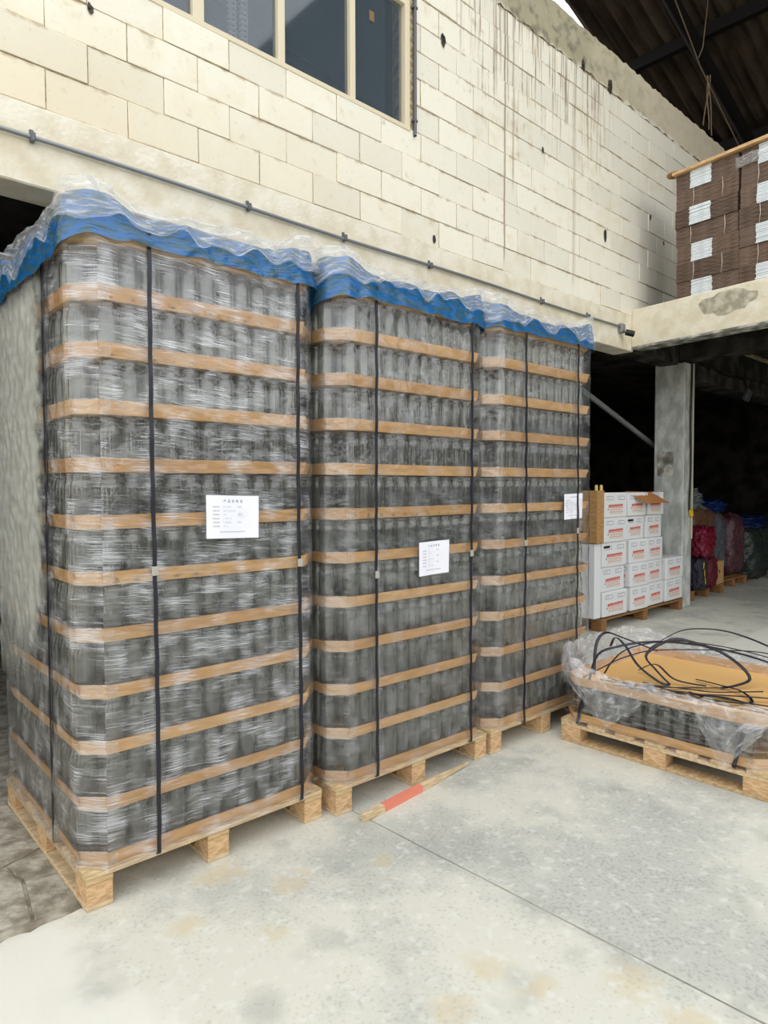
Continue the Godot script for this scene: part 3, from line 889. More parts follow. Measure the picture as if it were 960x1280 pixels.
# ---------------------------------------------------------------- setting
func build_setting() -> void:
	# floor: bare ground slab with screed slabs on it, a sawn joint between them
	var fl := thing("floor", "worn grey concrete floor with stains and one sawn joint", "floor", Transform3D(), "", "structure")
	part("base_slab", mk(func(b: MB): b.abox(Vector3(-25, -0.25, -9.5), Vector3(22, -0.014, 25))), M.old_concrete, fl)
	var ragged := []
	var rz := noise(4.0, 3, 7)
	for i in 60:
		var x := -25.0 + 24.4 * i / 60.0
		ragged.append(Vector2(x, -0.07 + 0.05 * rz.get_noise_1d(x)))
	for i in 20:
		var x := -0.6 + 0.66 * i / 19.0
		ragged.append(Vector2(x, -0.045 + 0.045 * rz.get_noise_1d(x * 2.0)))
	var s1 := ragged.duplicate()
	s1.append(Vector2(0.07, -1.25))
	s1.append(Vector2(1.236, -1.25))
	for i in 60:
		var z := -1.25 + 7.0 * i / 59.0
		s1.append(Vector2(1.243 + 0.022 * z + 0.005 * rz.get_noise_1d(z * 3.0), z))
	s1.append(Vector2(1.5, 25))
	s1.append(Vector2(-25, 25))
	part("screed_slab", mk(func(b: MB): b.poly(s1, -0.012, 0.0)), M.floor, fl)
	var s2 := [Vector2(1.252, -9.5), Vector2(1.244, -1.25)]
	for i in 60:
		var z := -1.25 + 7.0 * i / 59.0
		s2.append(Vector2(1.251 + 0.022 * z + 0.006 * rz.get_noise_1d(z * 3.0 + 0.4), z))
	s2.append_array([Vector2(1.51, 25), Vector2(22, 25), Vector2(22, -9.5)])
	part("screed_slab", mk(func(b: MB): b.poly(s2, -0.012, 0.0)), M.floor, fl)
	# old concrete pieces left of the stacks, cracked apart
	var cr := [[Vector2(-1.2, -1.2), Vector2(0.02, -1.24), Vector2(0.03, -0.64), Vector2(-0.14, -0.58), Vector2(-0.4, -0.62), Vector2(-1.2, -0.5)], [Vector2(-1.2, -0.48), Vector2(-0.41, -0.6), Vector2(-0.15, -0.56), Vector2(-0.12, -0.4), Vector2(-0.16, -0.12), Vector2(-1.2, -0.14)], [Vector2(-0.13, -0.565), Vector2(0.04, -0.625), Vector2(0.062, -0.62), Vector2(0.062, -0.10), Vector2(-0.148, -0.115), Vector2(-0.104, -0.4)]]
	for c in cr:
		part("old_concrete", mk(func(b: MB): b.poly(c, -0.03, -0.003)), M.old_concrete, fl)

	# block wall above the openings
	var wl := thing("wall_back", "cream painted concrete block wall above the ground floor openings", "wall", Transform3D(), "", "structure")
	part("mortar_bed", mk(func(b: MB):
		b.abox(Vector3(-3, 3.42, -1.50), Vector3(0.02, 6.0, -1.3065))
		b.abox(Vector3(0.02, 3.42, -1.50), Vector3(3.03, 4.43, -1.3065))
		b.abox(Vector3(3.03, 3.45, -1.50), Vector3(13.4, 6.0, -1.3065))), M.mortar, wl)
	var BW := 0.4375
	var BH := 0.2145
	var vars := []
	for k in 5:
		vars.append(mk(func(b: MB):
			var r := RandomNumberGenerator.new()
			r.seed = 300 + k
			b.box(Transform3D(Basis(), Vector3(0, 0, -0.03 + 0.0015 * k)), Vector3(BW - 0.0035 - 0.001 * k, BH - 0.003 - 0.0009 * k, 0.06), 0.0025)
			b.jitter(0.005, k)))
	var half := mk(func(b: MB): b.box(Transform3D(Basis(), Vector3(0, 0, -0.03)), Vector3(BW * 0.5 - 0.008, BH - 0.007, 0.06), 0.004))
	for r in 11:
		var y := 3.59 + BH * (r + 0.5)
		var off := 0.313 if r % 2 == 0 else 0.532
		var k := -4
		while true:
			var x := off + BW * (k + 0.5)
			k += 1
			if x > 9.3: break
			if x < -1.7: continue
			var zz := -1.303 + rng.randf_range(-0.002, 0.002)
			if y > 4.42 and x > 0.0 and x < 3.27:
				if x + BW * 0.5 > 3.1:
					# cut block beside the window
					var x1 := x + BW * 0.5
					var w := x1 - 3.08
					if w > 0.05:
						part("concrete_block", mk(func(b: MB): b.box(Transform3D(Basis(), Vector3(0, 0, -0.03)), Vector3(w - 0.008, BH - 0.007, 0.06), 0.004)), M.block[rng.randi() % 4], wl, T(x1 - w * 0.5, y, zz))
				continue
			if y > 4.42 and x > -0.25 and x < 0.05: continue
			part("concrete_block", vars[rng.randi() % 5], M.block[rng.randi() % 4], wl, Transform3D(Basis(Vector3.BACK, rng.randf_range(-0.004, 0.004)), Vector3(x, y, zz)))
	# cap beam with a broken edge
	var cp := noise(2.5, 4, 17)
	part("cap_beam", mk(func(b: MB):
		b.grid(260, 8, func(u: float, q: float) -> Vector3:
			var x := -3.0 + 17.0 * u
			return Vector3(x, lerpf(5.955 + 0.05 * cp.get_noise_1d(x * 2.0), 6.37 + 0.03 * cp.get_noise_1d(x * 3.0 + 40.0), q), -1.299 + 0.012 * cp.get_noise_2d(x * 4.0, q * 3.0) + (0.014 if q > 0.55 else 0.0)))
		b.grid(260, 1, func(u: float, q: float) -> Vector3:
			var x := -3.0 + 17.0 * u
			return Vector3(x, 6.37 + 0.03 * cp.get_noise_1d(x * 3.0 + 40.0), lerpf(-1.285, -1.5, q)))
		b.abox(Vector3(-3, 5.96, -1.5), Vector3(14, 6.33, -1.32))), M.wall, wl)
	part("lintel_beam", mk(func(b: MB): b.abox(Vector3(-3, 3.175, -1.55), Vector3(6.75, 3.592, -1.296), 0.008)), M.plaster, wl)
	part("shaded_lintel", mk(func(b: MB): b.abox(Vector3(6.75, 3.175, -1.55), Vector3(13.5, 3.592, -1.30), 0.008)), M.dark_concrete, wl)  # rest of the lintel, coloured dark to paint in the balcony shade
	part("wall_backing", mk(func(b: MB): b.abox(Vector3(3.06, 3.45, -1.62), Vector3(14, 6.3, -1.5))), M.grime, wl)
	# holes and spalls: small dark lumps of exposed aggregate
	for h in [[3.31, 3.65, 0.035], [4.87, 4.885, 0.03], [6.08, 4.36, 0.06], [5.6, 6.0, 0.06], [6.15, 6.0, 0.08], [7.14, 4.84, 0.035], [7.5, 4.62, 0.03], [3.42, 5.3, 0.05], [0.55, 4.22, 0.03]]:
		part("spalled_patch", mk(func(b: MB):
			b.grid(14, 5, func(u: float, q: float) -> Vector3:
				var a := u * TAU
				var r: float = h[2] * (1.0 - q) * (1.0 + 0.5 * cp.get_noise_2d(cos(a) + h[0] * 9.0, sin(a) + h[1]))
				return Vector3(h[0] + r * cos(a) * 0.55, h[1] + r * sin(a), -1.294 + 0.006 * q * cp.get_noise_2d(a, q * 4.0 + h[0])), 1, 1, true)), M.dark_patch, wl)

	# window
	var wn := thing("window_1", "cream framed window band of dark panes in the block wall", "window", Transform3D(), "", "structure")
	var fr := func(lo: Vector3, hi: Vector3, called: String): part(called, mk(func(b: MB): b.abox(lo, hi, 0.004)), M.window_frame, wn)
	fr.call(Vector3(-0.1, 4.425, -1.40), Vector3(3.035, 4.462, -1.295), "sill")
	fr.call(Vector3(2.985, 4.455, -1.38), Vector3(3.035, 5.96, -1.30), "frame_post")
	fr.call(Vector3(0.02, 4.455, -1.38), Vector3(0.07, 5.96, -1.30), "frame_post")
	var px := [0.575, 1.205, 1.815, 2.445]
	var pw := [0.05, 0.075, 0.055, 0.05]
	for k in 4:
		fr.call(Vector3(px[k] - pw[k] * 0.5, 4.455, -1.375), Vector3(px[k] + pw[k] * 0.5, 5.96, -1.305), "mullion")
	fr.call(Vector3(0.05, 5.40, -1.37), Vector3(3.0, 5.44, -1.31), "transom")
	fr.call(Vector3(0.02, 5.92, -1.38), Vector3(3.035, 5.97, -1.30), "frame_head")
	var ex := [0.07, 0.575, 1.205, 1.815, 2.445, 2.985]
	for k in 5:
		part("pane", mk(func(b: MB): b.abox(Vector3(ex[k] + 0.02, 4.46, -1.345), Vector3(ex[k + 1] - 0.02, 5.405, -1.341))), M.pane, wn)
		part("pane", mk(func(b: MB): b.abox(Vector3(ex[k] + 0.02, 5.435, -1.345), Vector3(ex[k + 1] - 0.02, 5.925, -1.341))), M.pane, wn)
	# room behind the window, with an unseen ceiling opening added to light it
	var rm := thing("wall_upper_room", "grey walls of the office room behind the window", "room", Transform3D(), "", "structure")
	part("room_shell", mk(func(b: MB):
		b.abox(Vector3(-3, 3.45, -4.6), Vector3(3.2, 6.4, -4.5))
		b.abox(Vector3(3.06, 3.45, -4.5), Vector3(3.16, 6.4, -1.5))
		b.abox(Vector3(-3.1, 3.45, -4.5), Vector3(-3.0, 6.4, -1.5))
		b.abox(Vector3(-3, 3.6, -4.5), Vector3(3.1, 3.7, -1.5))
		b.abox(Vector3(-0.6, 6.2, -4.5), Vector3(3.1, 6.3, -1.5))
		b.abox(Vector3(-3, 6.2, -2.0), Vector3(-0.6, 6.3, -1.5))
		b.abox(Vector3(-3, 6.2, -4.5), Vector3(-0.6, 6.3, -4.1))), M.room, rm)
	single("coiled_tube", mk(func(b: MB):
		for s in [0.0, 0.09]:
			var pts := []
			for i in 160:
				var t := i / 159.0
				pts.append(Vector3(1.56 + s + 0.025 * cos(t * TAU * 9.0), 4.62 + 0.32 * t, -1.52 + 0.025 * sin(t * TAU * 9.0)))
			b.tube(pts, 0.008, 6)), mat(Color(0.85, 0.85, 0.82), 0.5), "white coiled tubing hanging inside the second window pane", "tubing")
	single("leaning_board", mk(func(b: MB): b.box(Transform3D(Basis(Vector3.UP, 0.5) * Basis(Vector3.BACK, 0.0), Vector3(2.28, 4.55, -1.9)), Vector3(0.5, 0.62, 0.03), 0.004)), M.room_dark, "dark green board standing inside behind the third window pane", "board")
	single("roof_bar", mk(func(b: MB): b.tube([Vector3(1.3, 5.02, -1.75), Vector3(3.05, 4.8, -1.75)], 0.018, 8)), M.room_dark, "dark bar crossing the room behind the window panes", "bar")
	single("paper_scrap", mk(func(b: MB): b.box(T(2.66, 5.17, -1.3385), Vector3(0.05, 0.075, 0.002))), mat(Color(0.50, 0.40, 0.25), 0.8), "small brown scrap stuck to the rightmost window pane", "scrap")
	single("drain_pipe", mk(func(b: MB):
		b.tube([Vector3(3.075, 4.40, -1.285), Vector3(3.075, 6.0, -1.285)], 0.013, 10)
		b.box(T(3.075, 4.52, -1.29), Vector3(0.05, 0.02, 0.03), 0.003)
		b.box(T(3.075, 5.4, -1.29), Vector3(0.05, 0.02, 0.03), 0.003)), M.steel, "thin dark vertical pipe on the wall beside the window frame", "pipe")

	# conduit along the lintel
	var cd := thing("conduit_pipe", "long grey conduit running along the wall above the stacks", "pipe")
	part("pipe", mk(func(b: MB):
		var pts := []
		for i in 40:
			var x := -2.0 + 8.42 * i / 39.0
			pts.append(Vector3(x, 3.408 + 0.006 * sin(x * 2.1), -1.272))
		b.tube(pts, 0.012, 10)), M.pipe, cd)
	var cm := mk(func(b: MB):
		b.box(Transform3D(Basis(), Vector3(0, 0, 0.006)), Vector3(0.022, 0.046, 0.042), 0.004)
		b.box(Transform3D(Basis(), Vector3(0, 0.032, -0.012)), Vector3(0.022, 0.03, 0.008), 0.002))
	for x in [0.234, 1.523, 2.328, 3.238, 4.841, 5.7]:
		part("clip", cm, M.steel, cd, T(x, 3.408, -1.275))
	var cc := thing("security_camera", "small black security camera at the wall corner under the balcony", "camera", T(6.42, 3.395, -1.294))
	part("junction_box", mk(func(b: MB): b.abox(Vector3(-0.045, -0.05, 0), Vector3(0.045, 0.05, 0.05), 0.006)), M.pipe, cc)
	part("arm", mk(func(b: MB): b.tube([Vector3(0, -0.03, 0.04), Vector3(0.02, -0.06, 0.07), Vector3(0.03, -0.065, 0.1)], 0.010, 8)), M.steel, cc)
	part("body", mk(func(b: MB): b.tube([Vector3(0.0, -0.05, 0.07), Vector3(0.05, -0.078, 0.15)], 0.034, 14)), M.black, cc)
	part("lens", mk(func(b: MB): b.tube([Vector3(0.05, -0.078, 0.15), Vector3(0.052, -0.079, 0.153)], 0.02, 12)), M.steel, cc)

	# balcony: slab with an edge beam that comes towards the camera
	var by := T(6.70, 0, -1.28, -0.14)
	var bl := thing("balcony_slab", "cream plastered balcony beam and slab projecting from the wall", "balcony", by, "", "structure")
	part("edge_beam", mk(func(b: MB): b.abox(Vector3(0, 3.215, -0.02), Vector3(0.22, 3.656, 5.5), 0.012)), M.plaster, bl)
	part("beam_foot", mk(func(b: MB): b.abox(Vector3(-0.012, 3.195, 0.0), Vector3(0.2, 3.225, 5.5), 0.006)), M.raw_concrete, bl)
	part("stained_patch", mk(func(b: MB):
		b.grid(20, 10, func(u: float, q: float) -> Vector3:
			var a := u * TAU
			var r := (1.0 - q) * (1.0 + 0.35 * cp.get_noise_2d(cos(a) * 2.0, sin(a) * 2.0))
			return Vector3(-0.003 - 0.003 * q, 3.50 + 0.12 * r * sin(a), 1.12 + 0.30 * r * cos(a)), 1, 1, true)), M.stain, bl)
	part("slab", mk(func(b: MB): b.poly([Vector2(6.82, -1.31), Vector2(13.9, -1.31), Vector2(13.9, 4.15), Vector2(6.06, 4.15)], 3.50, 3.655)), M.dark_concrete, bl, by.affine_inverse())
	# beams below the slab, column
	var cl := thing("column", "grey concrete column with scuffed plaster beside the white boxes", "column", Transform3D(), "", "structure")
	part("shaft", mk(func(b: MB): b.abox(Vector3(7.97, 0, -1.61), Vector3(8.24, 3.2, -1.21), 0.012)), M.column, cl)
	part("bare_patch", mk(func(b: MB): b.abox(Vector3(7.965, 1.72, -1.56), Vector3(7.975, 2.05, -1.34), 0.003)), M.raw_concrete, cl)
	part("pale_conduit", mk(func(b: MB): b.tube([Vector3(8.20, 0.9, -1.195), Vector3(8.20, 3.2, -1.195)], 0.014, 8)), M.pipe_pale, cl)
	var gb := thing("trim_1", "dark concrete beams under the balcony and over the openings", "beam", Transform3D(), "", "structure")
	part("cross_beam", mk(func(b: MB): b.abox(Vector3(8.05, 3.0, -1.58), Vector3(13.6, 3.22, -1.22), 0.01)), M.dark_concrete, gb)
	part("cross_beam", mk(func(b: MB): b.abox(Vector3(8.0, 3.22, -1.3), Vector3(8.22, 3.5, 4.0), 0.01)), M.dark_concrete, gb)
	# dark ground floor behind the openings
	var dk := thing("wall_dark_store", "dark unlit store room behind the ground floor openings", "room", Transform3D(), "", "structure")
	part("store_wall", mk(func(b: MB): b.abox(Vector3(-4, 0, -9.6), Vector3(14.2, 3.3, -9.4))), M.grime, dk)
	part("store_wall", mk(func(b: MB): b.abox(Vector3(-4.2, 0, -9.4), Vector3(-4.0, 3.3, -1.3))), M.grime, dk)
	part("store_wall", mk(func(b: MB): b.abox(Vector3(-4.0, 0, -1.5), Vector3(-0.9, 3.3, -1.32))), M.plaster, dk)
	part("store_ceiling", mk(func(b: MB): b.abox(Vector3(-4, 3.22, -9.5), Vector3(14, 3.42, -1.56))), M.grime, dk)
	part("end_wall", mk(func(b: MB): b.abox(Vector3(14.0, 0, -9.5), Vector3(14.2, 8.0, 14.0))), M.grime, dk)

	# roof over the right of the hall; its left part lies open to the sky
	var rf := thing("ceiling", "dark corrugated warehouse roof on steel purlins", "roof", Transform3D(), "", "structure")
	var slope := -0.30
	var ry := func(x: float) -> float: return 8.56 + slope * (x - 7.74)
	var sheet_mesh := mk(func(b: MB):
		b.grid(4, 40, func(u: float, q: float) -> Vector3:
			var x := 2.2 * u
			return Vector3(x, slope * x + 0.035 * cos(q * TAU * 5.0), -1.02 * q)))
	var far_sheet := mk(func(b: MB): b.box(Transform3D(Basis(Vector3.BACK, atan(slope)), Vector3(1.1, slope * 1.1, 2.5)), Vector3(2.3, 0.03, 5.02)))
	for i in 4:
		var x := 5.75 + 2.15 * i
		for j in 3:
			part("roof_sheet", sheet_mesh, M.roof, rf, T(x, ry.call(x) + 0.06 + 0.012 * (i % 2) + 0.006 * (j % 2), -1.98 + 1.0 * j + 0.02))
		for j in 2:
			part("roof_panel", far_sheet, M.roof, rf, T(x, ry.call(x) + 0.06, 0.0 + 5.0 * j))
	for x in [5.9, 6.9, 9.2, 11.4, 13.4]:
		part("purlin", mk(func(b: MB): b.abox(Vector3(x - 0.05, ry.call(x) - 0.17, -3.05), Vector3(x + 0.05, ry.call(x), 10.0))), M.roof_steel, rf)
	for z in [-1.6, 3.0, 9.9]:
		part("rafter", mk(func(b: MB): b.tube([Vector3(5.7, ry.call(5.7) - 0.31, z), Vector3(14, ry.call(14.0) - 0.31, z)], 0.10, 4)), M.roof_steel, rf)
	single("hanging_rope", mk(func(b: MB): b.tube([Vector3(7.0, 8.75, -1.5), Vector3(8.9, 7.4, -1.45), Vector3(10.2, 6.75, -1.4)], 0.008, 6)), M.rope, "slack brown rope stretched under the dark roof", "rope")
	single("hanging_rope", mk(func(b: MB): b.tube([Vector3(8.75, 8.2, -1.3), Vector3(8.72, 7.55, -1.35), Vector3(8.7, 7.42, -1.4)], 0.007, 6)), M.rope, "short brown rope hanging straight down from the dark roof", "rope")
	single("twisted_cable", mk(func(b: MB):
		for k in 3:
			var pts := []
			for i in 24:
				var t := i / 23.0
				pts.append(Vector3(9.0 + 0.02 * sin(t * 4.0 + k * 2.0) + 0.16 * t * t * (k - 1), 7.3 - 0.75 * t, -1.38 + 0.02 * cos(t * 5.0 + k * 2.0)))
			b.tube(pts, 0.007, 6)), M.rope, "frayed bundle of ropes hanging over the wall top below the roof", "rope")
	# unseen wall behind the camera, added to darken and shape reflections
	var wf := thing("wall_added_front", "dim low wall with two gateways, added unseen to shape reflections", "wall", Transform3D(), "", "structure")
	for r in [[-25.0, -7.0], [-3.0, 1.0], [3.5, 22.0]]:
		part("wall_piece", mk(func(b: MB): b.abox(Vector3(r[0], 0, 14.0), Vector3(r[1], 3.7, 14.3))), M.dark_concrete, wf)
	var wlf := thing("wall_added_left", "dim low wall with a gateway at left, added unseen to shape reflections", "wall", Transform3D(), "", "structure")  # also unseen, added with its gateway for the jar reflections
	for r in [[-9.5, 1.0], [6.5, 14.0]]:
		part("wall_piece", mk(func(b: MB): b.abox(Vector3(-11.3, 0, r[0]), Vector3(-11.0, 3.3, r[1]))), M.dark_concrete, wlf)

# ---------------------------------------------------------------- things on the right
func build_cartons() -> void:
	# bundles of folded cartons on the balcony, seven high and two wide in view
	var fr := T(6.73, 3.657, -0.80, -0.10)
	var rowh := 0.198
	for colm in 2:
		for r in 7:
			var whites := (r % 2 == 0)
			var z0 := 0.69 * colm + rng.randf_range(-0.012, 0.012)
			var x0 := rng.randf_range(-0.012, 0.012)
			var place: String = ["column against the wall", "second column from the wall", "third column from the wall"][colm]
			var t := thing("carton_bundle", "folded brown carton bundle on the balcony, %s row, %s" % [["bottom", "second", "third", "fourth", "fifth", "sixth", "top"][r], place], "carton bundle", fr * T(x0, rowh * r, z0), "bundles of folded cartons on the balcony")
			var seed_ := colm * 10 + r
			part("folded_cartons", mk(func(b: MB):
				var g := RandomNumberGenerator.new()
				g.seed = seed_
				for k in 11:
					var e := g.randf_range(-0.0025, 0.0025)
					b.abox(Vector3(e, 0.0178 * k + 0.0002, 0.004 + g.randf_range(-0.002, 0.002)), Vector3(0.9 + e, 0.0178 * k + 0.0178, 0.682 + g.randf_range(-0.002, 0.002)), 0.002)), M.brown[seed_ % 3], t)
			if whites:
				part("white_flaps", mk(func(b: MB):
					var g := RandomNumberGenerator.new()
					g.seed = seed_ + 99
					for k in 11:
						var e := g.randf_range(-0.004, 0.004)
						b.abox(Vector3(-0.006 + e, 0.0178 * k + 0.002, 0.17 + e), Vector3(0.05, 0.0178 * k + 0.0172, 0.40 + g.randf_range(-0.006, 0.006)), 0.001)), M.white_edge, t)
			else:
				for sz in [0.19, 0.52]:
					part("string", mk(func(b: MB):
						var z: float = sz + 0.02 * sin(seed_ + sz * 9.0)
						b.tube([Vector3(0.4, -0.001, z), Vector3(-0.009, 0.0, z), Vector3(-0.011, 0.1, z + 0.012), Vector3(-0.009, 0.197, z + 0.004), Vector3(0.4, 0.198, z)], 0.004, 6)), M.string, t)
	var p := single("loose_plank", mk(func(b: MB): b.box(Transform3D(), Vector3(0.16, 0.035, 1.5), 0.004)), M.plank, "long pale plank lying on top of the folded cartons", "plank", fr * Transform3D(Basis(Vector3.RIGHT, -0.02), Vector3(0.03, rowh * 7 + 0.022, 0.72)))
	p.set_meta("label", "long pale plank lying on top of the folded cartons")
	single("bark_chunk", mk(func(b: MB): b.grid(14, 8, func(u: float, q: float) -> Vector3:
		var d := Vector3(cos(u * TAU) * sin(q * PI), cos(q * PI), sin(u * TAU) * sin(q * PI))
		return d * Vector3(0.05, 0.035, 0.07) * (1.0 + 0.5 * nz.get_noise_3dv(d * 60.0)), 1, 1, true)), M.dark_wood, "dark broken wood chunk at the plank end on the cartons", "wood", fr * T(0.02, rowh * 7 + 0.03, -0.055))
	single("torn_film", mk(func(b: MB): b.grid(20, 8, func(u: float, q: float) -> Vector3: return Vector3(-0.03 - 0.02 * nz.get_noise_2d(u * 90.0, q * 70.0), 1.33 - 0.11 * q + 0.03 * nz.get_noise_2d(u * 60.0, 5.0), 0.66 + 0.75 * u))), M.loose_film, "torn strip of clear film across the upper carton bundles", "film", fr)

func build_white_boxes() -> void:
	var bx := [[5.885, 6.405], [6.475, 6.895], [6.925, 7.340], [7.400, 7.90]]
	var z0 := -1.20
	make_pallet("brown wooden pallet under the white printed cartons", 2.05, 1.0, T(5.86, 0.0, z0 + 0.03), "pallets", [M.dark_wood, M.dark_wood, M.dark_wood], M.dark_wood)
	var texs := []
	for k in 3:
		texs.append(carton_texture(200 + k))
	var white := mat(Color(0.91, 0.91, 0.90), 0.75, 0.3)
	var prints := []
	for k in 3:
		var m := mat(Color.WHITE, 0.7, 0.3)
		m.albedo_texture = texs[k]
		prints.append(m)
	var tape := mat(Color(0.80, 0.76, 0.52), 0.35)
	var COLS := ["first column from the left", "second column from the left", "third column from the left", "rightmost column"]
	for c in 4:
		var n := 2 if c == 3 else 5
		for r in n:
			var w: float = bx[c][1] - bx[c][0]
			var dz := rng.randf_range(-0.02, 0.03) + (0.02 if r < 2 else 0.0)
			var dx := rng.randf_range(-0.012, 0.012)
			var y := 0.155 + 0.274 * r
			var t := thing("printed_carton", "white orange-printed carton, %s in the %s" % [["bottom one", "second from bottom", "third from bottom", "fourth from bottom", "top one"][r], COLS[c]], "carton", T(bx[c][0] + dx, y, z0 + dz, rng.randf_range(-0.03, 0.03)), "white printed cartons")
			var open := (c == 2 and r == 4)
			if open:
				part("body", mk(func(b: MB):
					b.abox(Vector3(0, 0, -0.36), Vector3(w, 0.005, 0))
					b.abox(Vector3(0, 0, -0.36), Vector3(0.005, 0.27, 0))
					b.abox(Vector3(w - 0.005, 0, -0.36), Vector3(w, 0.27, 0))
					b.abox(Vector3(0, 0, -0.36), Vector3(w, 0.27, -0.355))
					b.abox(Vector3(0, 0, -0.005), Vector3(w, 0.14, 0))
					b.abox(Vector3(w * 0.75, 0.14, -0.005), Vector3(w, 0.27, 0))), white, t)
				var fl := part("torn_flap", mk(func(b: MB): b.grid(6, 6, func(u: float, q: float) -> Vector3: return Vector3(-0.42 + 0.62 * u + 0.16 * q, 0.285 - 0.135 * q - 0.01 * u, -0.06 + 0.17 * q))), M.flap, t)
				fl.set_meta("label", "brown inside of the torn open flap")
			else:
				part("body", mk(func(b: MB): b.abox(Vector3(0, 0, -0.36), Vector3(w, 0.270, 0), 0.006)), white, t)
			part("front_print", mk(func(b: MB):
				var top := 0.14 if open else 0.262
				b.quad(Vector3(0.008, 0.008, 0.0012), Vector3(w - 0.008, 0.008, 0.0012), Vector3(w - 0.008, top, 0.0012), Vector3(0.008, top, 0.0012), Vector2(0, 1), Vector2(1, 1), Vector2(1, 0.48 if open else 0.0), Vector2(0, 0.48 if open else 0.0))), prints[(c + 2 * r) % 3], t)
			part("side_print", mk(func(b: MB): b.quad(Vector3(-0.0012, 0.008, -0.35), Vector3(-0.0012, 0.008, -0.008), Vector3(-0.0012, 0.262, -0.008), Vector3(-0.0012, 0.262, -0.35))), prints[(c + r) % 3], t)
			if not open:
				part("tape", mk(func(b: MB):
					b.abox(Vector3(-0.002, 0.20, -0.20), Vector3(0.0, 0.272, -0.15))
					b.abox(Vector3(-0.002, 0.2702, -0.20), Vector3(w + 0.002, 0.2715, -0.15))), tape, t)
			if (c == 1 and r == 3) or (c == 0 and r == 2):
				part("black_sticker", mk(func(b: MB): b.abox(Vector3(0.03, 0.21, 0.001), Vector3(0.16, 0.235, 0.003))), M.black, t)
	# brown sheet of cardboard standing at the left end, behind the far stack
	single("cardboard_sheet", mk(func(b: MB):
		b.abox(Vector3(0, 0, 0), Vector3(0.145, 0.57, 0.012), 0.002)
		b.abox(Vector3(0, 0, -0.3), Vector3(0.012, 0.57, 0.0), 0.002)), M.card[1], "upright folded brown cardboard at the left end of the white cartons", "cardboard", T(5.72, 0.98, -1.17))
	single("lower_carton", mk(func(b: MB): b.abox(Vector3(0, 0, -0.3), Vector3(0.13, 0.82, 0), 0.006)), white, "narrow white carton end showing below the upright brown cardboard", "carton", T(5.735, 0.155, -1.19))
	for k in 2:
		single("wood_peg", mk(func(b: MB): b.lathe([Vector2(0.0, 0.0), Vector2(0.018, 0.0), Vector2(0.017, 0.075), Vector2(0.010, 0.085), Vector2(0.0, 0.086)], 10)), M.pale_peg, ["left of the two pale pegs standing on the white cartons", "right of the two pale pegs standing on the white cartons"][k], "peg", T(5.98 + 0.105 * k, 1.526, -1.32), "pale pegs on the white cartons")

func lump(size: Vector3, seed_: int, amp: float, top := 0.0) -> ArrayMesh:
	var nf := noise(2.2, 4, seed_)
	return mk(func(b: MB):
		b.grid(44, 28, func(u: float, q: float) -> Vector3:
			var a := u * TAU
			var e := q * PI
			var d := Vector3(cos(a) * sin(e), cos(e), -sin(a) * sin(e))
			var m := pow(pow(absf(d.x), 5.0) + pow(absf(d.y), 5.0) + pow(absf(d.z), 5.0), -0.2)
			var p := d * m
			var f := 1.0 + amp * nf.get_noise_3dv(p * 1.2) + 0.35 * amp * nf.get_noise_3dv(p * 4.0)
			p = p * f
			p.y = maxf(p.y, -1.0)
			return Vector3(p.x * size.x * 0.5 * (1.0 - top * ss(0.0, 1.0, p.y)), (p.y + 1.0) * size.y * 0.5, p.z * size.z * 0.5), 3, 2, true))

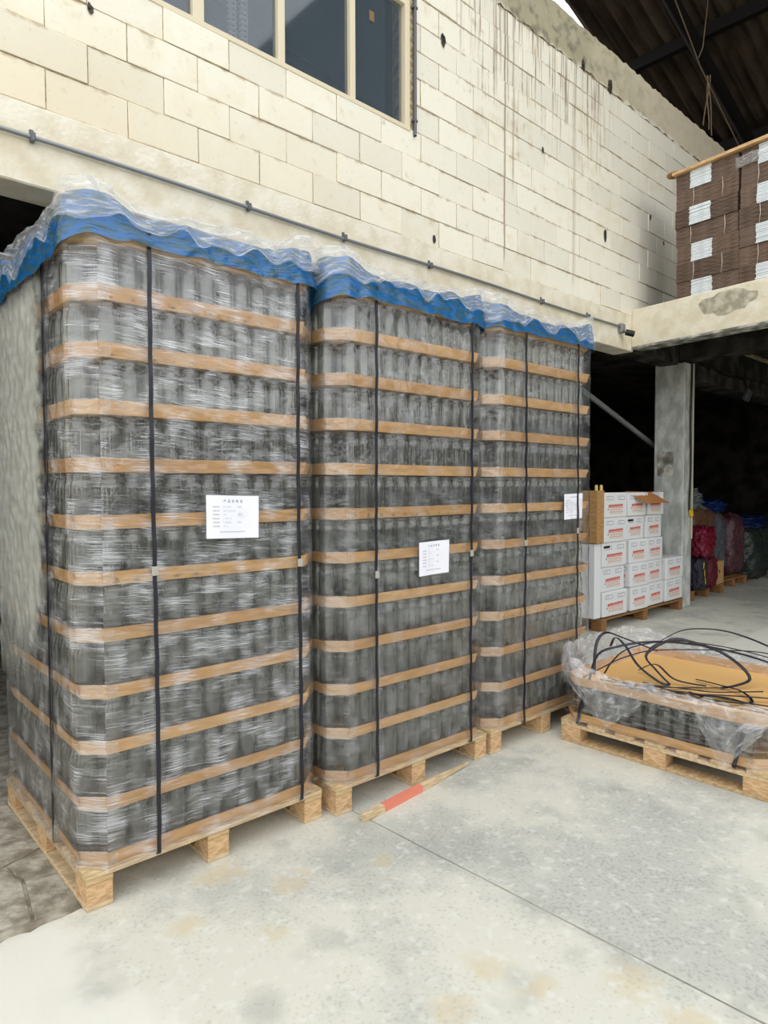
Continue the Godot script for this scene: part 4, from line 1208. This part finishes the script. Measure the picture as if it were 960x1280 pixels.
func build_dark_goods() -> void:
	make_pallet("grimy wooden pallet under the wrapped goods behind the column", 1.15, 1.0, T(8.55, 0, -1.33), "pallets", [M.dark_wood, M.dark_wood, M.dark_wood], M.dark_wood)
	make_pallet("grimy wooden pallet under the pink and grey wrapped goods", 1.1, 1.0, T(9.9, 0, -1.45), "pallets", [M.dark_wood, M.dark_wood, M.dark_wood], M.dark_wood)
	var sheen := func(c: Color, r := 0.35) -> StandardMaterial3D:
		var m := mat(c, r, 0.5)
		m.heightmap_enabled = true
		m.heightmap_texture = M.loose_film.heightmap_texture
		m.heightmap_scale = 0.5
		return m
	single("wrapped_carton", lump(Vector3(1.02, 1.16, 0.8), 401, 0.10), sheen.call(Color(0.40, 0.295, 0.22)), "tall film-wrapped brown carton load just right of the column", "load", T(9.24, 0.145, -1.82))
	single("clear_film_heap", lump(Vector3(0.7, 0.32, 0.6), 402, 0.5, 0.4), sheen.call(Color(0.42, 0.44, 0.44)), "crumpled grey film heap on top of the brown wrapped load", "film", T(9.05, 1.22, -1.8))
	single("magenta_sack", lump(Vector3(0.44, 0.42, 0.3), 403, 0.24), sheen.call(Color(0.45, 0.04, 0.16), 0.25), "shiny magenta plastic sack leaning against the brown load", "sack", T(8.83, 0.60, -1.34))
	single("dark_red_bag", lump(Vector3(0.30, 0.44, 0.24), 404, 0.2), sheen.call(Color(0.36, 0.04, 0.11)), "dark red plastic bag standing below the magenta sack", "bag", T(9.06, 0.145, -1.34))
	single("patterned_bag", lump(Vector3(0.26, 0.44, 0.24), 405, 0.25), sheen.call(Color(0.16, 0.16, 0.20)), "small dark bag with yellow flecks beside the column foot", "bag", T(8.72, 0.145, -1.34))
	for k in 3:
		single("yellow_tag", mk(func(b: MB): b.box(Transform3D(Basis(Vector3.BACK, 0.2 * k - 0.2), Vector3.ZERO), Vector3(0.025, 0.09, 0.006), 0.002)), M.yellow, ["upper yellow tag on the dark bag by the column", "middle yellow tag on the dark bag by the column", "lower yellow tag on the dark bag by the column"][k], "tag", T(8.66 + 0.03 * k, 0.50 - 0.11 * k, -1.21), "yellow tags on the dark bag")
	var tb := thing("tan_box", "small tan cardboard box with a round hand hole on the floor pallet", "box", T(9.3, 0.145, -1.32, 0.05))
	part("body", mk(func(b: MB): b.abox(Vector3(0, 0, -0.3), Vector3(0.42, 0.34, 0), 0.005)), M.card[2], tb)
	part("hand_hole", mk(func(b: MB): b.tube([Vector3(0.23, 0.19, -0.001), Vector3(0.23, 0.19, 0.002)], 0.022, 12)), M.black, tb)
	single("grey_wrapped_load", lump(Vector3(0.6, 1.05, 0.8), 406, 0.14), sheen.call(Color(0.34, 0.35, 0.36)), "grey film-wrapped load between the brown and pink loads", "load", T(10.15, 0.145, -1.95))
	single("pink_wrapped_load", lump(Vector3(0.62, 0.98, 0.7), 407, 0.16), sheen.call(Color(0.34, 0.21, 0.235)), "pinkish film-wrapped load right of the grey load", "load", T(10.78, 0.145, -1.85))
	single("blue_tarp_heap", lump(Vector3(0.7, 0.2, 0.6), 408, 0.4, 0.3), sheen.call(Color(0.05, 0.16, 0.40)), "blue plastic heap on top of the grey wrapped load", "tarp", T(10.3, 1.17, -1.95))
	single("green_wrapped_load", lump(Vector3(1.1, 0.92, 1.0), 409, 0.14), sheen.call(Color(0.17, 0.20, 0.18)), "dark green-grey wrapped load at the right edge", "load", T(11.6, 0.0, -1.9))
	single("blue_tarp_heap", lump(Vector3(1.0, 0.2, 0.9), 410, 0.4, 0.3), sheen.call(Color(0.05, 0.14, 0.34)), "blue plastic heap on the dark green-grey load", "tarp", T(11.55, 0.88, -1.9))
	single("white_bag", lump(Vector3(0.35, 0.4, 0.3), 411, 0.3), sheen.call(Color(0.75, 0.75, 0.74)), "white crumpled bag on the floor at the far right edge", "bag", T(12.0, 0.0, -1.0))
	# pole in the opening, flood light, cables
	single("diagonal_pole", mk(func(b: MB): b.tube([Vector3(5.08, 3.13, -1.72), Vector3(9.0, 1.905, -1.72)], 0.035, 10)), M.pipe, "grey pole slanting across the dark opening left of the column", "pole")
	var fl := thing("flood_light", "small grey flood light hanging under the dark beam at right", "lamp", T(10.15, 2.96, -1.2))
	part("housing", mk(func(b: MB): b.box(Transform3D(Basis(Vector3.BACK, -0.2) * Basis(Vector3.RIGHT, 0.3), Vector3.ZERO), Vector3(0.15, 0.17, 0.06), 0.01)), M.steel, fl)
	part("bracket", mk(func(b: MB): b.tube([Vector3(0, 0.07, 0), Vector3(-0.02, 0.14, -0.03), Vector3(-0.02, 0.22, -0.06)], 0.01, 6)), M.black, fl)
	single("black_cable", mk(func(b: MB): b.tube([Vector3(8.22, 3.3, -1.19), Vector3(9.2, 3.16, -1.19), Vector3(10.0, 3.18, -1.19), Vector3(10.1, 3.1, -1.2), Vector3(10.13, 2.98, -1.22)], 0.012, 6)), M.black, "black cable sagging along the beam to the flood light", "cable")
	var pc := thing("plug_cable", "black cable running down the column to a yellow connector", "cable")
	part("cord", mk(func(b: MB):
		var pts := []
		for i in 30:
			var t := i / 29.0
			pts.append(Vector3(8.13 + 0.015 * sin(t * 11.0), 3.4 - 2.12 * t, -1.192))
		b.tube(pts, 0.011, 6)), M.black, pc)
	var con := part("connector", mk(func(b: MB): b.box(Transform3D(Basis(Vector3.BACK, 0.3), Vector3(8.15, 1.24, -1.18)), Vector3(0.055, 0.10, 0.045), 0.01)), M.yellow, pc)
	con.set_meta("label", "yellow plastic connector")

func build_open_pallet(jar: ArrayMesh) -> void:
	var W := 1.12
	var D := 1.2
	var frame := T(2.83, 0, 1.45, 0.01)
	make_pallet("pale wooden pallet under the opened low jar load", W, D, frame, "pallets", [M.pallet[0], M.pallet[2], M.pallet[1]], M.block_wood)
	var TW := W - 0.03
	var TD := D - 0.03
	var xf := frame * T(0.015, 0, -0.015)
	var tm := tray_meshes(TW, TD, 31)
	for i in 2:
		var y := BASE + 0.004 + 0.222 * i
		var t := thing("cardboard_tray", ["brown cardboard tray under the single jar layer of the low load", "open brown cardboard tray holding the tangled straps on the low load"][i], "tray", xf * T(0, y, 0), "trays of the low load")
		part("rim", tm[0], M.card[2], t)
		part("sheet", tm[1], M.card_sheet, t)
		part("corner_tape", tm[2], M.tape, t)
	var rest: Array[Transform3D] = []
	var pz := TD / 14
	for i in 13:
		for j in 14:
			if (i == 0 or i == 12) and (j == 0 or j == 13): continue
			var p := xf * T(TW / 13 * (i + 0.5), BASE + 0.007, -pz * (j + 0.5), rng.randf() * TAU)
			if i == 0 and j > 0:
				single("glass_jar", clear_jar, M.jar_glass, "%s clear glass jar from the near end, left side of low load" % NTH[j - 1], "jar", p, "jars along the left side of the low load")
			else:
				rest.append(p)
	multi("packed_jars", jar, M.glass, rest, "remaining clear glass jars inside the low opened load", "jars")
	var wrap := thing("stretch_film", "clear stretch film round the single jar layer of the low load", "film", xf, "stretch film wraps")
	part("wound_film", film_shape(TW, TD, BASE - 0.01, BASE + 0.29, 3, 0.0235, func(_u: float, _q: float) -> Color: return Color(1, 1, 1, 0.9)), M.film1, wrap)
	# film collar: stands up inside the tray rim, folds outward and hangs down in points
	var p := oct(TW, TD, 0.075, 0.0)
	var nf := noise(1.0, 4, 120)
	var ty := BASE + 0.222 + 0.05
	var hang := func(u: float) -> float:
		# u runs from the front left corner: front 0..0.24, right ..0.5, back ..0.74, left side 0.76..1 from back to front
		var h := 0.04 + 0.03 * nf.get_noise_1d(u * 40.0)
		h += 0.20 * pow(maxf(0.0, 1.0 - absf(u - 0.793) / (0.055 if u > 0.793 else 0.05)), 0.8)
		h += 0.26 * pow(maxf(0.0, 1.0 - absf(u - 0.948) / 0.036), 0.8)
		return maxf(h, 0.015)
	var collar := mk(func(b: MB):
		b.grid(300, 30, func(u: float, q: float) -> Vector3:
			var a := along(p, u)
			var e: Vector2 = a[0]
			var nn: Vector2 = a[1]
			var back := ss(0.40, 0.55, u) * ss(0.80, 0.70, u)
			var rise := 0.035 + 0.13 * back + 0.03 * nf.get_noise_1d(u * 50.0 + 9.0)
			var lean := -0.015 + 0.04 * back
			var c := u * 80.0
			var cr := (0.011 * nf.get_noise_2d(c * 0.7, q * 4.0) + 0.005 * nf.get_noise_2d(c * 2.0, q * 8.0)) * (1.0 - 0.55 * ss(0.55, 0.8, q))
			var hg: float = hang.call(u)
			var o := 0.0
			var y := 0.0
			if q < 0.4:
				var s := q / 0.4
				y = lerpf(ty - 0.045, ty + rise, s)
				o = lerpf(-0.012, lean, s)
			elif q < 0.55:
				var s := (q - 0.4) / 0.15
				y = ty + rise + 0.02 * sin(s * PI)
				o = lerpf(lean, 0.05, s)
			else:
				var s := (q - 0.55) / 0.45
				y = ty + rise - (hg + rise) * s
				o = 0.05 + 0.015 * sin(s * 3.0)
			var pt := e + nn * (o + cr)
			return Vector3(pt.x, y + 0.4 * cr, pt.y), 6.0, 1.0, true))
	single("film_collar", collar, M.collar, "loose clear film folded outward over the rim of the low load", "film", xf)
	# strap stubs at the left side
	for z in [-1.07, -0.16]:
		single("packing_strap", mk(func(b: MB): b.tube([Vector3(-0.019, 0.13, z), Vector3(-0.022, 0.22, z + 0.02), Vector3(-0.022, 0.33, z + 0.045)], 0.010, 4, 0.2)), M.strap, ["cut black strap end at the far left corner of the low load", "cut black strap end near the camera on the low load"][0 if z < -0.5 else 1], "strap", xf, "black packing straps")
	# tangle of cut straps lying in the tray
	var sets := [
		[[0.03, -1.02, 0.02], [0.10, -1.0, 0.18], [0.30, -0.8, 0.26], [0.55, -0.55, 0.24], [0.75, -0.3, 0.17], [0.8, -0.05, 0.10]],
		[[0.03, -1.06, 0.04], [0.12, -0.98, 0.10], [0.35, -0.82, 0.19], [0.6, -0.45, 0.22], [0.7, -0.2, 0.22], [0.62, 0.0, 0.16]],
		[[0.45, -1.1, 0.16], [0.42, -1.05, 0.23], [0.36, -0.95, 0.20], [0.33, -0.85, 0.10], [0.34, -0.72, 0.02], [0.36, -0.66, 0.01]],
		[[0.20, -1.08, 0.02], [0.26, -1.1, 0.2], [0.34, -1.08, 0.27], [0.5, -1.05, 0.22], [0.7, -0.9, 0.12]],
		[[0.36, -0.66, 0.012], [0.44, -0.85, 0.15], [0.58, -0.75, 0.24], [0.72, -0.5, 0.18], [0.70, -0.32, 0.05], [0.52, -0.42, 0.01]],
		[[0.52, -0.42, 0.01], [0.40, -0.55, 0.008], [0.25, -0.7, 0.012], [0.1, -0.9, 0.01]],
		[[0.30, -0.80, 0.01], [0.22, -0.55, 0.015], [0.16, -0.3, 0.02], [0.18, -0.08, 0.02]],
		[[0.12, -0.86, 0.01], [0.20, -0.6, 0.01], [0.30, -0.35, 0.03], [0.5, -0.1, 0.02]],
		[[0.8, -1.0, 0.1], [0.85, -0.8, 0.25], [0.80, -0.5, 0.30], [0.7, -0.2, 0.26], [0.6, 0.05, 0.2]],
		[[0.55, -0.95, 0.01], [0.47, -0.8, 0.09], [0.43, -0.66, 0.03], [0.5, -0.5, 0.008]],
		[[0.26, -0.5, 0.012], [0.34, -0.3, 0.012], [0.28, -0.12, 0.012], [0.2, -0.02, 0.03]],
		[[0.10, -0.98, 0.03], [0.14, -0.75, 0.03], [0.19, -0.5, 0.03], [0.30, -0.3, 0.02]],
		[[0.13, -0.95, 0.04], [0.17, -0.70, 0.02], [0.21, -0.48, 0.035], [0.26, -0.2, 0.03], [0.24, 0.0, 0.05]],
		[[0.15, -0.80, 0.03], [0.24, -0.55, 0.04], [0.36, -0.42, 0.02], [0.55, -0.2, 0.03]],
		[[0.28, -1.05, 0.02], [0.25, -0.9, 0.20], [0.30, -0.6, 0.30], [0.45, -0.25, 0.27], [0.55, 0.0, 0.2]],
		[[0.6, -0.6, 0.01], [0.5, -0.3, 0.02], [0.35, -0.2, 0.01], [0.24, -0.35, 0.012], [0.3, -0.52, 0.012]]]
	var words := ["long black strap arching highest over the tray from its left rim", "long black strap arching just below the highest one", "black strap standing up near the back rim and dropping to the middle", "black strap bent over the back film collar", "black strap forming a wide hoop in the middle of the tray", "black strap lying flat across the tray towards the far corner", "black strap lying flat along the left of the tray", "black strap lying diagonally across the tray bottom", "black strap arching along the right of the tray", "short black strap kinked upward in the middle", "short black strap curled near the front of the tray", "black strap hugging the left rim inside the tray", "black strap running beside the left rim towards the camera", "black strap fanning out from the left rim to the middle", "thin black strap rising highest in the middle of the tangle", "black strap curled in a loop on the tray bottom"]
	for k in sets.size():
		var cv := Curve3D.new()
		var S: Array = sets[k]
		for i in S.size():
			var q := Vector3(S[i][0], S[i][2], S[i][1])
			var q0 := Vector3(S[maxi(i - 1, 0)][0], S[maxi(i - 1, 0)][2], S[maxi(i - 1, 0)][1])
			var q1 := Vector3(S[mini(i + 1, S.size() - 1)][0], S[mini(i + 1, S.size() - 1)][2], S[mini(i + 1, S.size() - 1)][1])
			var tan := (q1 - q0) * 0.17
			cv.add_point(q, -tan, tan)
		var pts := []
		var len := cv.get_baked_length()
		for i in 41:
			pts.append(cv.sample_baked(len * i / 40.0, true))
		single("cut_strap", mk(func(b: MB): b.tube(pts, 0.0095, 6, 0.28)), M.strap, words[k], "strap", xf * T(0, BASE + 0.232, 0), "cut straps on the low load")

func build_stick() -> void:
	var a := Vector3(1.215, 0.018, 0.185)
	var b2 := Vector3(2.085, 0.014, 0.105)
	var d := (b2 - a).normalized()
	var xf := Transform3D(Basis(d, Vector3.UP, d.cross(Vector3.UP)), a)
	var t := thing("wooden_stick", "split wooden stick with red paint lying before the middle stack", "stick", xf)
	var L := a.distance_to(b2)
	var seg := func(u0: float, u1: float, e: float) -> ArrayMesh:
		return mk(func(b: MB):
			var S := func(u: float) -> Vector2: return Vector2(0.017 * (1.0 - 0.75 * ss(0.55, 1.0, u)), 0.017 * (1.0 - 0.6 * ss(0.5, 1.0, u)))
			var n := 8
			for i in n:
				var ua := lerpf(u0, u1, float(i) / n)
				var ub := lerpf(u0, u1, float(i + 1) / n)
				var sa: Vector2 = S.call(ua) + Vector2.ONE * e
				var sb: Vector2 = S.call(ub) + Vector2.ONE * e
				for k in 4:
					var c := [Vector2(-1, -1), Vector2(1, -1), Vector2(1, 1), Vector2(-1, 1)]
					var p: Vector2 = c[k]
					var q: Vector2 = c[(k + 1) % 4]
					b.face(Vector3(ua * L, p.y * sa.y, p.x * sa.x), Vector3(ub * L, p.y * sb.y, p.x * sb.x), Vector3(ub * L, q.y * sb.y, q.x * sb.x), Vector3(ua * L, q.y * sa.y, q.x * sa.x), Vector3(0, p.y + q.y, p.x + q.x))
			var s0: Vector2 = S.call(u0)
			b.face(Vector3(u0 * L, -s0.y, -s0.x), Vector3(u0 * L, -s0.y, s0.x), Vector3(u0 * L, s0.y, s0.x), Vector3(u0 * L, s0.y, -s0.x), Vector3(-1, 0, 0)))
	part("wood", seg.call(0.0, 1.0, 0.0), M.pallet[2], t)
	var pp := part("paint", seg.call(0.16, 0.50, 0.0008), M.red_paint, t)
	pp.set_meta("label", "coral red paint on the middle of the stick")

# ---------------------------------------------------------------- main
func _ready() -> void:
	rng.seed = 7
	nz.seed = 5
	nz.frequency = 0.05
	# camera
	var cam := Camera3D.new()
	cam.name = "camera"
	cam.fov = rad_to_deg(2.0 * atan(640.0 / 844.0))
	cam.near = 0.05
	cam.far = 200.0
	add_child(cam)
	cam.transform = Transform3D(Basis(Vector3(0.732494, -0.00270437, 0.68076812), Vector3(0.02767574, 0.99928372, -0.02580891), -Vector3(0.6802107, -0.03774563, -0.73204417)), Vector3(-0.86366, 1.6, 2.576018))
	cam.current = true
	# overcast sky over the open left and front of the yard
	var we := WorldEnvironment.new()
	we.name = "environment"
	var e := Environment.new()
	var sm := ProceduralSkyMaterial.new()
	sm.sky_top_color = Color(0.95, 0.97, 1.0)
	sm.sky_horizon_color = Color(1.0, 0.985, 0.96)
	sm.ground_bottom_color = Color(0.60, 0.585, 0.55)
	sm.ground_horizon_color = Color(0.66, 0.65, 0.62)
	e.background_mode = Environment.BG_SKY
	e.sky = Sky.new()
	e.sky.sky_material = sm
	e.background_energy_multiplier = 1.0
	e.tonemap_mode = Environment.TONE_MAPPER_LINEAR
	e.tonemap_exposure = 2.3
	e.sdfgi_enabled = true
	e.ssao_enabled = true
	e.ssil_enabled = true
	we.environment = e
	add_child(we)

	make_materials()
	M.dark_patch = tri_mat(mat(Color.WHITE, 0.95, 0.2), Vector3(5, 5, 5), ntex(0.04, 3, 140, Color(0.16, 0.15, 0.13), Color(0.36, 0.34, 0.30), 128))
	M.dark_concrete = tri_mat(mat(Color(1, 1, 1), 0.95, 0.1), Vector3(0.5, 0.5, 0.5), ntex(0.02, 4, 141, Color(0.17, 0.165, 0.15), Color(0.30, 0.29, 0.265), 256))
	M.stain = tri_mat(mat(Color.WHITE, 0.95, 0.2), Vector3(1.5, 1.5, 1.5), ntex(0.02, 4, 143, Color(0.60, 0.575, 0.50), Color(0.80, 0.77, 0.68), 256))
	M.pipe_pale = mat(Color(0.74, 0.72, 0.62), 0.5)
	M.flap = mat(Color(0.66, 0.44, 0.24), 0.8)
	M.pale_peg = mat(Color(0.88, 0.75, 0.42), 0.6)
	M.red_paint = mat(Color(0.89, 0.52, 0.42), 0.6)
	var col: StandardMaterial3D = M.loose_film.duplicate()
	col.albedo_color = Color(0.95, 0.955, 0.96, 0.5)
	col.heightmap_scale = 0.4
	M.collar = col

	build_setting()
	var jar := jar_mesh()
	clear_jar = glass_jar_mesh()
	var frames := [T(0, 0, 0, -0.0175), T(1.148, 0, 0.065, -0.028), T(2.296, 0, 0.105, -0.021)]
	var widths := [1.10, 1.12, 1.12]
	for i in 3:
		build_stack(i, frames[i], widths[i], 1.17, jar)
	build_cartons()
	build_white_boxes()
	build_open_pallet(jar)
	build_dark_goods()
	build_stick()
	for i in 3:
		dress_stack(i, frames[i], widths[i], 1.17)
